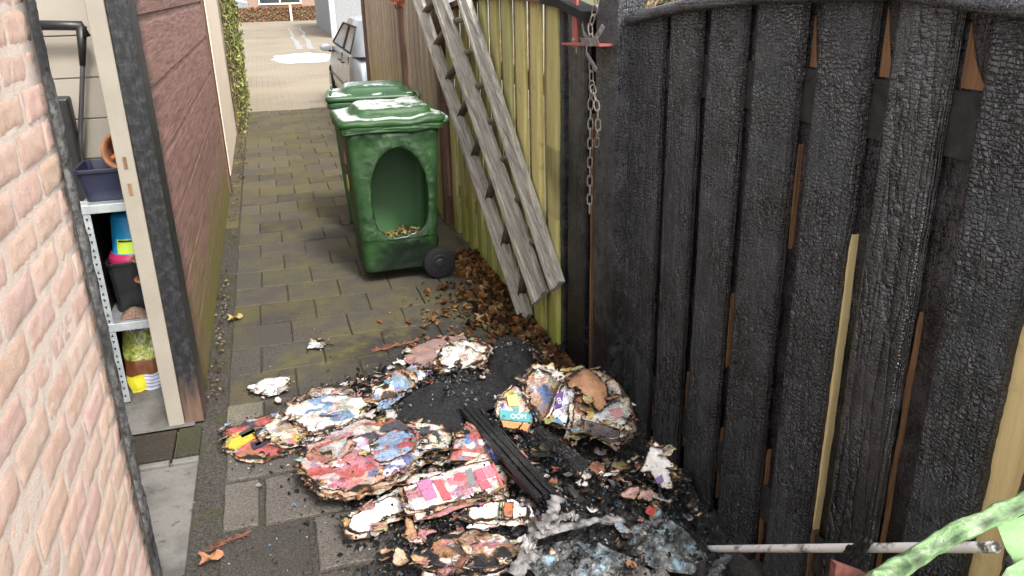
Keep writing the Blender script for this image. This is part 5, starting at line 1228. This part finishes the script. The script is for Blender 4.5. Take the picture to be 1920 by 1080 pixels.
for k, (u, v) in enumerate(((1098, 910), (940, 742), (925, 748), (1000, 742), (672, 760), (520, 750))):
    paper('paper_scrap', ['white crumb under the white ash ball', 'white scrap above the plank end', 'second pale scrap left of the plank end', 'pale scrap tucked at top of the upright bundle', 'white crumb on the white newspaper bundle', 'white crumb between butterfly page and red magazine'][k], 'scrap', [(u - 8, v + 3), (u - 3, v - 5), (u + 7, v - 3), (u + 9, v + 4), (u, v + 6)], .03 if k < 4 else .02, [WHITE, GREY], thick=.004, seed=40 + k, burnw=.004, rag=.006, group=g)
# countless small curled scraps of burnt page, caught all over the heap
sc_ = MB(); sr = random.Random(3)
for k in range(520):
    bx_, by_, h_, r_ = sr.choice(BUMPS); x, y = sr.gauss(bx_, r_ * .7), sr.gauss(by_, r_ * .7)
    if x > 1.2 or y < 1.6: continue
    z = heap(x, y) + sr.uniform(0, .03); a = sr.uniform(0, 6.28); w_, h2 = sr.uniform(.012, .045), sr.uniform(.012, .05); cu = sr.uniform(.1, .9); tx, ty = sr.gauss(0, .35), sr.gauss(-.15, .35)
    pc = sr.choice([WHITE, CREAM_, (.45, .42, .4), (.3, .28, .27), (.5, .3, .2), (.4, .38, .45), PNK, (.3, .36, .45), RED]) ; b0 = sr.choice([.0, .15, .3, .4, .5, .6])
    def fs_(u, v): dx, dy = w_ * (u - .5), h2 * (v - .5); lx = dx * math.cos(a) - dy * math.sin(a); ly = dx * math.sin(a) + dy * math.cos(a); q = .004 * nz(u * 3, v * 3, k); return (x + lx + q, y + ly - q, z + lx * tx + ly * ty + cu * h2 * (v - .5) ** 2 * 1.5 + .006 * nz(u * 2.5, v * 2.5, k))
    sc_.grid(fs_, 5, 5, lambda u, v: pc, lambda u, v: min(1, b0 + .5 * max(abs(2 * u - 1), abs(2 * v - 1)) ** 3 + .2 * nz(u * 4, v * 4, k)))
tag(sc_.build('burnt_paper_scraps', M['paper'], smooth=True, solid=.0008), 'small curled scraps of burnt page caught all over the heap', 'paper scraps', kind='stuff')
# lettering and marks that still read on the prints
def mark(parent_label, body, u, v, size, c, n, h, dzz, rot=0., name='lettering'):
    cu = bpy.data.curves.new(name, 'FONT'); cu.body = body; cu.size = size; cu.extrude = .0006; cu.align_x = 'CENTER'; cu.align_y = 'CENTER'
    tmp = bpy.data.objects.new(name, cu); col.objects.link(tmp); me = bpy.data.meshes.new_from_object(tmp.evaluated_get(bpy.context.evaluated_depsgraph_get())); bpy.data.objects.remove(tmp)
    o = bpy.data.objects.new(name, me); col.objects.link(o); me.materials.clear(); me.materials.append(plain('ink', c, .6))
    tgt = [q for q in bpy.data.objects if q.get('label') == parent_label][0]; Mi = tgt.matrix_world.copy()
    cc = Mi.translation; nn = (Mi.to_3x3() @ Vector((0, 0, 1))); p = on_plane(u, v, cc + nn * dzz, nn)
    loc = Mi.inverted() @ p; o.parent = tgt; o.location = loc; o.rotation_euler = (0, 0, rot)
bpy.context.view_layer.update()
mark('cream and teal magazine leaning at the left of the upright bundle', 'OOM', 972, 781, .026, (.8, .8, .8), None, 0, .0115, -.25)
mark('white box with purple symbol standing in the upright bundle', '8', 1049, 752, .034, (.75, .74, .8), None, 0, .0045, .1)
for t_, u, v, s, c in (('G', 884, 890, .034, (.6, .1, .14)), ('A', 914, 884, .03, (.6, .1, .14)), ('SALE', 822, 922, .026, (.7, .68, .66))) if False else (): mark('', t_, u, v, s, c, None, 0, .01)
mark('bright red printed packet leaning on the charred plank', 'A', 920, 846, .030, (.75, .78, .85), None, 0, .012, -.4)
bpy.context.view_layer.update()
for o in [q for q in col.objects if q.name.startswith('printed_stripe')]:
    tgt = [q for q in bpy.data.objects if q.get('label', '').startswith('white carton rolled')][0]; mw = o.matrix_world.copy(); o.parent = tgt; o.matrix_parent_inverse = tgt.matrix_world.inverted(); o.matrix_world = mw

def patch(label, items, dz):
    tgt = [q for q in bpy.data.objects if q.get('label') == label][0]; Mi = tgt.matrix_world.copy(); nn = (Mi.to_3x3() @ Vector((0, 0, 1))).normalized(); inv = Mi.inverted()
    for poly, c in items:
        if len(poly) == 3 and not isinstance(poly[2], tuple): u, v, r = poly; poly = [(u + r * math.cos(a), v + r * .8 * math.sin(a)) for a in np.linspace(0, 6.28, 14, endpoint=False)]
        q = [inv @ on_plane(u, v, Mi.translation + nn * dz, nn) for u, v in poly]; m_ = len(q)
        b = MB(); b.add([Vector((p.x, p.y, dz)) for p in q] + [Vector((p.x, p.y, dz - .006)) for p in q], [tuple(range(m_)), tuple(range(2 * m_ - 1, m_ - 1, -1))] + [(k, (k + 1) % m_, m_ + (k + 1) % m_, m_ + k) for k in range(m_)], tuple(.85 * z for z in c), .05)
        b.build('printed_patch', M['blank'], tgt)
patch('thick advertising booklet with pink boxes in front of red packet', [([(780, 904), (806, 896), (820, 932), (798, 938)], (.42, .16, .30)), ([(812, 902), (826, 898), (848, 934), (832, 938)], (.60, .10, .12)), ((862, 894, 11), (.60, .10, .12)), ([(872, 882), (884, 876), (892, 908), (880, 914)], (.20, .20, .21)),
    ([(888, 882), (904, 876), (914, 896), (896, 902)], (.62, .14, .20)), ([(906, 876), (920, 872), (932, 890), (916, 896)], (.62, .20, .26)), ([(896, 904), (914, 898), (922, 912), (904, 918)], (.58, .12, .16)), ([(922, 870), (926, 869), (944, 908), (939, 910)], (.60, .12, .14))], .0085)
patch('bright red printed packet leaning on the charred plank', [((882, 834, 9), (.66, .66, .72)), ((904, 830, 7), (.60, .62, .68)), ([(914, 842), (938, 848), (930, 868), (918, 862)], (.10, .16, .50)), ([(868, 846), (900, 850), (896, 858), (866, 854)], (.62, .45, .42))], .011)
patch('red and yellow magazine singed at far left of the heap', [([(428, 838), (434, 824), (486, 800), (500, 806), (442, 842)], (.62, .45, .05)), ([(448, 812), (474, 799), (482, 808), (454, 821)], (.05, .06, .05)), ([(470, 832), (492, 822), (497, 832), (475, 842)], (.04, .03, .05)), ([(478, 832), (488, 828), (490, 832), (480, 836)], (.6, .6, .62))], .012)
patch('white open carton with charred end in the upright bundle', [([(1140, 768), (1162, 763), (1172, 778), (1154, 786)], (.58, .30, .32)), ([(1106, 756), (1118, 752), (1112, 784), (1100, 786)], (.62, .45, .12))], .0105)
patch('white box with purple symbol standing in the upright bundle', [([(1043, 738), (1057, 734), (1053, 764), (1040, 768)], (.14, .06, .28)), ([(1034, 790), (1046, 778), (1056, 796)], (.12, .26, .42))], .0035)
patch('cream and teal magazine leaning at the left of the upright bundle', [([(936, 768), (1000, 774), (996, 792), (938, 786)], (.07, .34, .36)), ([(940, 788), (994, 795), (988, 808), (944, 800)], (.58, .26, .08)), ([(950, 742), (970, 738), (974, 760), (954, 762)], (.60, .54, .20))], .0105)
patch('big bright white sheet standing by the gate right of heap', [([(1228, 898), (1240, 890), (1244, 902), (1233, 908)], (.24, .18, .40))], .012)

# charred cloth, sacks, planks, sticks, melted plastic
def lump(name, label, cat, poly, h, hz, m=None, seed=0, cc=(1, 1, 1), fr=10, crease=.018, z0=None):
    m = m or M['ash']; u0 = sum(p[0] for p in poly) / len(poly); v0 = sum(p[1] for p in poly) / len(poly); c = on_heap(u0, v0, h)
    P = [gz(u, v, c.z) - c for u, v in poly]; b = MB(); NR, NA_ = 26, 80
    def rim(a):
        best = 0
        for i in range(len(P)):
            p, q = P[i], P[(i + 1) % len(P)]; d = Vector((math.cos(a), math.sin(a))); e = q.xy - p.xy; den = d.x * e.y - d.y * e.x
            if abs(den) < 1e-9: continue
            t_ = (p.x * e.y - p.y * e.x) / den; s = (p.x * d.y - p.y * d.x) / den
            if t_ > 0 and -1e-6 <= s <= 1.000001: best = max(best, t_)
        return best
    rr = [rim(2 * math.pi * k / NA_) for k in range(NA_)]
    def fn(u, v):
        k = int(round(u * NA_)) % NA_; a = 2 * math.pi * k / NA_; r = rr[k] * v * (1 + .05 * nz(a * 3, v * 3, seed)); x, y = r * math.cos(a), r * math.sin(a)
        prof = (1 - v ** 2.5) ** .6 if v < 1 else 0
        z = hz * prof + (crease * abs(nz(x * fr, y * fr * 1.6, seed)) * 2 - crease + .35 * crease * nz(x * fr * 4, y * fr * 4, seed)) * min(1, prof * 2)
        return Vector((c.x + x, c.y + y, c.z - h * .9 + z))
    b.grid(fn, NA_, NR, lambda u, v: cc, closed=True); SURF.extend(random.sample([Vector(q) for q in b.v], 260))
    return tag(b.build(name, m, smooth=True, origin=c), label, cat)
M['cloth'] = plain('charred_cloth', (.016, .0165, .019), .7, .6, 60, .014, c2=(.003, .003, .0035), bscale=110)
lump('charred_cloth', 'large flat black charred cloth in the middle of heap', 'cloth', [(744, 778), (760, 740), (800, 712), (880, 694), (950, 690), (960, 720), (930, 752), (890, 770), (870, 800), (800, 790)], .03, .055, M['cloth'], 3, fr=7)
lump('charred_sack', 'rounded black charred sack at the back of heap', 'sack', [(912, 686), (918, 650), (944, 632), (980, 636), (1000, 660), (1000, 700), (950, 706)], .04, .11, M['cloth'], 5)
M['melt_grey'] = plain('melted_grey_plastic', (.27, .26, .26), .5, .7, 34, .008, c2=(.03, .03, .03), bscale=50)
t = NT('melted_blue_film'); p = t.pos(); f = t.noise(p, 20, 6, .7)
cc = t.mix(t.ramp(f, [(.42, 0), (.52, 1)]), (.020, .022, .024), (.11, .12, .125)); cc = t.mix(t.ramp(f, [(.54, 0), (.62, 1)]), cc, (.24, .38, .48)); cc = t.mix(t.ramp(t.noise(p, 31, 4, .7), [(.56, 0), (.66, 1)]), cc, (.30, .28, .26))
M['melt_blue'] = t.fin(cc, .42, t.bump(t.noise(p, 48, 5, .7), .010), 0, .6)
lump('melted_film', 'melted pale blue plastic film at bottom of the heap', 'plastic film', [(990, 1040), (1010, 1008), (1070, 994), (1130, 1000), (1180, 1020), (1160, 1060), (1080, 1070), (1010, 1066)], .05, .04, M['melt_blue'], 7, fr=16, crease=.022)
lump('melted_film', 'blue grey melted film lump against the gate base', 'plastic film', [(1160, 980), (1190, 944), (1240, 938), (1290, 970), (1330, 1020), (1300, 1050), (1230, 1040), (1180, 1010)], .06, .06, M['melt_blue'], 8, fr=14, crease=.03)
lump('charred_sack', 'grey brown crumpled sack at the bottom edge of heap', 'sack', [(1080, 1080), (1100, 1050), (1180, 1040), (1260, 1056), (1270, 1100), (1160, 1110)], .05, .05, plain('scorched_sackcloth', (.20, .17, .155), .8, .7, 18, .01, c2=(.05, .045, .045)), 9, fr=12)
lump('charred_sack', 'ash covered black lump between the pole end and film', 'sack', [(1250, 1000), (1290, 990), (1340, 1010), (1370, 1050), (1340, 1090), (1280, 1070)], .04, .05, M['ash'], 10, fr=16, crease=.03)
def plank(name, label, pts, w, th, m, dz=.05, cat='plank', seg=24, wob=.002, roll=0):
    P = [on_heap(u, v, d) for u, v, d in pts]; b = MB(); [b.bar(P[0] + Vector((q * w * .31, 0, .002 * (q == 0))), P[-1] + Vector((q * w * .31 + .004 * q, .006 * q, .002 * (q == 0))), w * .29, th, (roll, -.25, 1), seg=seg, wob=wob * .5) for q in (-1, 0, 1)]; return tag(b.build(name, m, bevel=.002), label, cat)
plank('charred_plank', 'long grooved charred plank sloping across the heap', [(874, 766, .10), (1024, 932, .07)], .062, .02, M['char_fine'])
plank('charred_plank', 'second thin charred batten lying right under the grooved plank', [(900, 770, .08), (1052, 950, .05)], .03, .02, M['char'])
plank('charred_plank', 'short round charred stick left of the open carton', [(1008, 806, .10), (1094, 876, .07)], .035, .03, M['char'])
plank('charred_plank', 'thin black stick below the grooved plank', [(936, 866, .07), (1020, 946, .05)], .018, .014, M['char_fine'])
plank('charred_plank', 'dark stick poking out between scorched bundle pieces', [(1000, 850, .07), (1050, 850, .08)], .022, .018, M['char'])
def ribbon(name, label, pts, w, m, cat, jag=.35, seed=0, th=.003):
    P = [on_heap(u, v, d) for u, v, d in pts]; b = MB(); n_ = 40; vs = []
    for i in range(n_ + 1):
        t_ = i / n_ * (len(P) - 1); k = min(int(t_), len(P) - 2); f = t_ - k; p = P[k].lerp(P[k + 1], f); d = (P[min(k + 1, len(P) - 1)] - P[k]).normalized(); s_ = d.cross(Vector((0, -.3, 1))).normalized()
        p = p + Vector((0, 0, .01 * nz(t_ * 2.3, seed, 1)))
        for q in (-.5, -.17, .17, .5): vs.append(p + s_ * w * (q * (1 + jag * nz(t_ * 5, q * 3, seed))) + Vector((0, 0, .012 * nz(t_ * 3, q * 4, seed + 2) - .012 * q * q)))
    b.add(vs, [(4 * i + r, 4 * i + 1 + r, 4 * i + 5 + r, 4 * i + 4 + r) for i in range(n_) for r in range(3)]); return tag(b.build(name, m, smooth=True, solid=th), label, cat)
ribbon('melted_strip', 'long grey melted plastic strip arching over the blue film', [(978, 1010, .09), (1010, 1000, .10), (1060, 988, .11), (1120, 972, .11), (1170, 972, .09)], .026, M['melt_grey'], 'plastic strip', seed=1)
ribbon('melted_strip', 'grey pleated strip pointing down left at the bottom', [(964, 1080, .06), (984, 1050, .07), (1006, 1026, .08)], .05, M['melt_grey'], 'plastic strip', seed=2)
ribbon('melted_strip', 'upright frayed grey strip beside the striped carton', [(1010, 992, .10), (1034, 966, .13), (1046, 928, .14)], .04, M['melt_grey'], 'plastic strip', seed=3, jag=.8)
ribbon('melted_strip', 'twisted grey strip crossing the frayed one', [(990, 992, .08), (1030, 984, .11), (1072, 962, .12), (1084, 974, .10)], .022, M['melt_grey'], 'plastic strip', seed=4, jag=.8)
ribbon('melted_strip', 'pale jagged melted piece at left end of long strip', [(976, 1006, .10), (988, 1018, .095), (1006, 1022, .09)], .03, plain('pale_melt', (.50, .48, .46), .5, .6, 40, .006, c2=(.10, .10, .10)), 'plastic strip', seed=5, jag=1.)
ribbon('melted_strip', 'light blue melted strip at bottom by the pole', [(1330, 1086, .05), (1346, 1062, .06), (1366, 1040, .06)], .03, M['melt_blue'], 'plastic strip', seed=6)
ribbon('scorched_wood', 'rust orange scorched wood sliver at the bottom edge', [(1176, 1050, .06), (1212, 1076, .06)], .022, M['orange_wood'], 'wood sliver', seed=7, th=.01)
for k, (u, v, lb) in enumerate(((1030, 836, 'green brown singed scrap under the magazine bundle'), (1120, 880, 'rust red singed scrap under the open carton'), (1160, 872, 'olive singed scrap near the white sheet'), (1185, 920, 'pinkish scrap below the white sheet'), (1210, 925, 'pink scrap near gate under the white sheet'))):
    paper('paper_scrap', lb, 'scrap', [(u - 20, v + 8), (u - 10, v - 12), (u + 12, v - 10), (u + 22, v + 6), (u + 4, v + 14)], .045, [[(.12, .16, .10), (.2, .12, .06)], [(.25, .08, .04), (.15, .05, .03)], [(.16, .15, .06), (.1, .08, .03)], [(.45, .28, .26)], [(.5, .3, .28)]][k], n=(0, -.4, .9), thick=.002, seed=50 + k, burnw=.012, burn0=.12, rag=.01, group=g, soft=.012)

# torn half-burnt page corners and char lying over the edges of every bundle
sc_ = MB(); sr = random.Random(9)
for k in range(230):
    e = sr.choice(EDGE); a = sr.uniform(0, 6.28); w_, h2 = sr.uniform(.02, .06), sr.uniform(.02, .06); tx, ty = sr.gauss(0, .2), sr.gauss(-.1, .2); cu = sr.uniform(-.2, .8)
    pc = sr.choice([WHITE, WHITE, CREAM_, (.5, .47, .44), (.36, .33, .31), (.5, .33, .22), (.45, .2, .2), (.25, .3, .42), (.5, .42, .2)]); b0 = sr.choice([-.1, .0, .1, .2, .35, .5]); ox, oy = sr.gauss(0, .012), sr.gauss(0, .012)
    def fs_(u, v): dx, dy = w_ * (u - .5) + .02 * nz(u * 2.5, v * 2.5, k * 3.1), h2 * (v - .5) + .02 * nz(u * 2.5, v * 2.5, k * 5.7 + 3); lx = dx * math.cos(a) - dy * math.sin(a); ly = dx * math.sin(a) + dy * math.cos(a); return (min(1.24, e.x + ox + lx), e.y + oy + ly, max(.004, e.z + .004 + lx * tx + ly * ty + cu * h2 * (v - .5) ** 2 + .006 * nz(u * 2.5, v * 2.5, k)))
    sc_.grid(fs_, 7, 7, lambda u, v: pc, lambda u, v: max(0, min(1, b0 + .35 * max(abs(2 * u - 1), abs(2 * v - 1)) ** 3 + .5 * nz(u * 3, v * 3, k))))
tag(sc_.build('torn_page_corners', M['paper'], smooth=True, solid=.0008), 'torn singed page corners lying over the bundle edges', 'page corners', kind='stuff')
b = MB()
for k in range(3600):
    e = random.choice(EDGE) if k < 2600 else random.choice(SURF); c = random.choice([(.012, .012, .013)] * 6 + [(.06, .06, .06), (.16, .16, .16), (.3, .29, .28)])
    leaf_faces(b, (min(1.235, e.x + random.gauss(0, .016)), e.y + random.gauss(0, .016), max(.004, e.z + .003 + (random.uniform(-.012, .004) if k < 2600 else .002))), (random.gauss(0, .5), random.gauss(-.2, .5), 1), abs(random.gauss(0, .008)) + .004, c, .6)
tag(b.build('char_specks', M['attr']), 'black char specks sprinkled over pages and cloth', 'char specks', kind='stuff')

# ================================================================== LEAVES
LEAF = [(.24, .105, .04), (.15, .07, .032), (.30, .13, .045), (.07, .045, .025), (.27, .18, .09), (.15, .095, .045)]
b = MB()
for _ in range(950):
    y = random.uniform(3.05, 5.0); d = abs(random.gauss(0, .115)) * (1.25 if 3.4 < y < 4.5 else .8); x = 1.19 - d
    if x < .55: continue
    z = .006 + .02 * max(0, 1 - d / .25) * random.random()
    leaf_faces(b, (x, y, z), (random.gauss(0, .45), random.gauss(0, .45), 1), random.uniform(.02, .062), tnt(random.choice(LEAF), .3, 1.15), .9)
for _ in range(170):
    x, y = random.gauss(.85, .16), random.gauss(3.85, .32); leaf_faces(b, (min(x, 1.15), y, .009), (random.gauss(0, .25), random.gauss(0, .25), 1), random.uniform(.02, .05), tnt(random.choice(LEAF), .5, 1.2), .4)
tag(b.build('dry_leaves', M['leaf']), 'drift of brown dry leaves along the fence foot by the bin', 'dry leaves', kind='stuff')
b = MB()
for _ in range(420):
    y = random.choice([random.uniform(3.4, 10), random.uniform(3.4, 5.2), random.uniform(8, 11.5)]); leaf_faces(b, (-.405 + random.gauss(0, .022) + .05 * (y > 8) * random.random(), y, .004 + .012 * random.random()), (random.gauss(0, .5), random.gauss(0, .5), 1), random.uniform(.008, .026), tnt(random.choice([(.20, .12, .07), (.14, .09, .06), (.24, .19, .14), (.34, .29, .23), (.10, .07, .05)]), .4, 1.0), .5)
tag(b.build('gutter_leaves', M['leaf']), 'small leaves and pebbles in gutter along the plank wall', 'leaf litter', kind='stuff')
def leaf_thing(label, u, v, size, c, n=(.1, -.3, 1)):
    b = MB(); p = gz(u, v, .012)
    def fn(a, r):
        th_ = a * 2 * math.pi; k = (1 + .25 * math.cos(5 * th_) * (r > .5)) * r; return (p.x + size * .6 * k * math.cos(th_), p.y + size * .45 * k * math.sin(th_), p.z + .012 * r * r * (1 + math.sin(3 * th_)))
    b.grid(fn, 40, 6, lambda a, r: tuple(q * (1 - .25 * r) for q in c), closed=True); tag(b.build('fallen_leaf', M['attr'], smooth=True, solid=.0008), label, 'leaf', 'single fallen leaves')
leaf_thing('yellowish fallen leaf in the gutter by the plank wall', 440, 597, .06, (.46, .36, .14))
leaf_thing('orange brown curled leaf on the tiles at bottom left', 395, 1048, .055, (.44, .20, .10))
leaf_thing('orange brown leaf lying against the fence foot', 1012, 655, .06, (.46, .22, .09))
leaf_thing('large pale leaf among the drift near the bin', 905, 595, .07, (.42, .28, .15))
def twig(label, pts, w, c):
    b = MB(); rs = random.Random(5)
    for _ in range(60):
        i = rs.randrange(len(pts) - 1); f = rs.random(); u = pts[i][0] * (1 - f) + pts[i + 1][0] * f; v = pts[i][1] * (1 - f) + pts[i + 1][1] * f; p = gz(u, v, .008); a = rs.uniform(0, 6.28); l = w * rs.uniform(.4, 1)
        b.tube([p, p + Vector((l * math.cos(a), l * math.sin(a) * .6, rs.uniform(0, .012)))], .0018, 4, tnt(c, .6, 1.2))
    b.tube([gz(u, v, .008) for u, v in pts], .003, 6, c); tag(b.build('conifer_twig', M['attr']), label, 'twig', 'dry conifer twigs')
twig('rust red conifer twig on the tiles at bottom left', [(392, 1034), (420, 1018), (462, 1002)], .04, (.14, .055, .03))
twig('rust red twig strewn on tiles left of the scorched cardboard', [(704, 658), (735, 650), (780, 640)], .06, (.24, .085, .045))
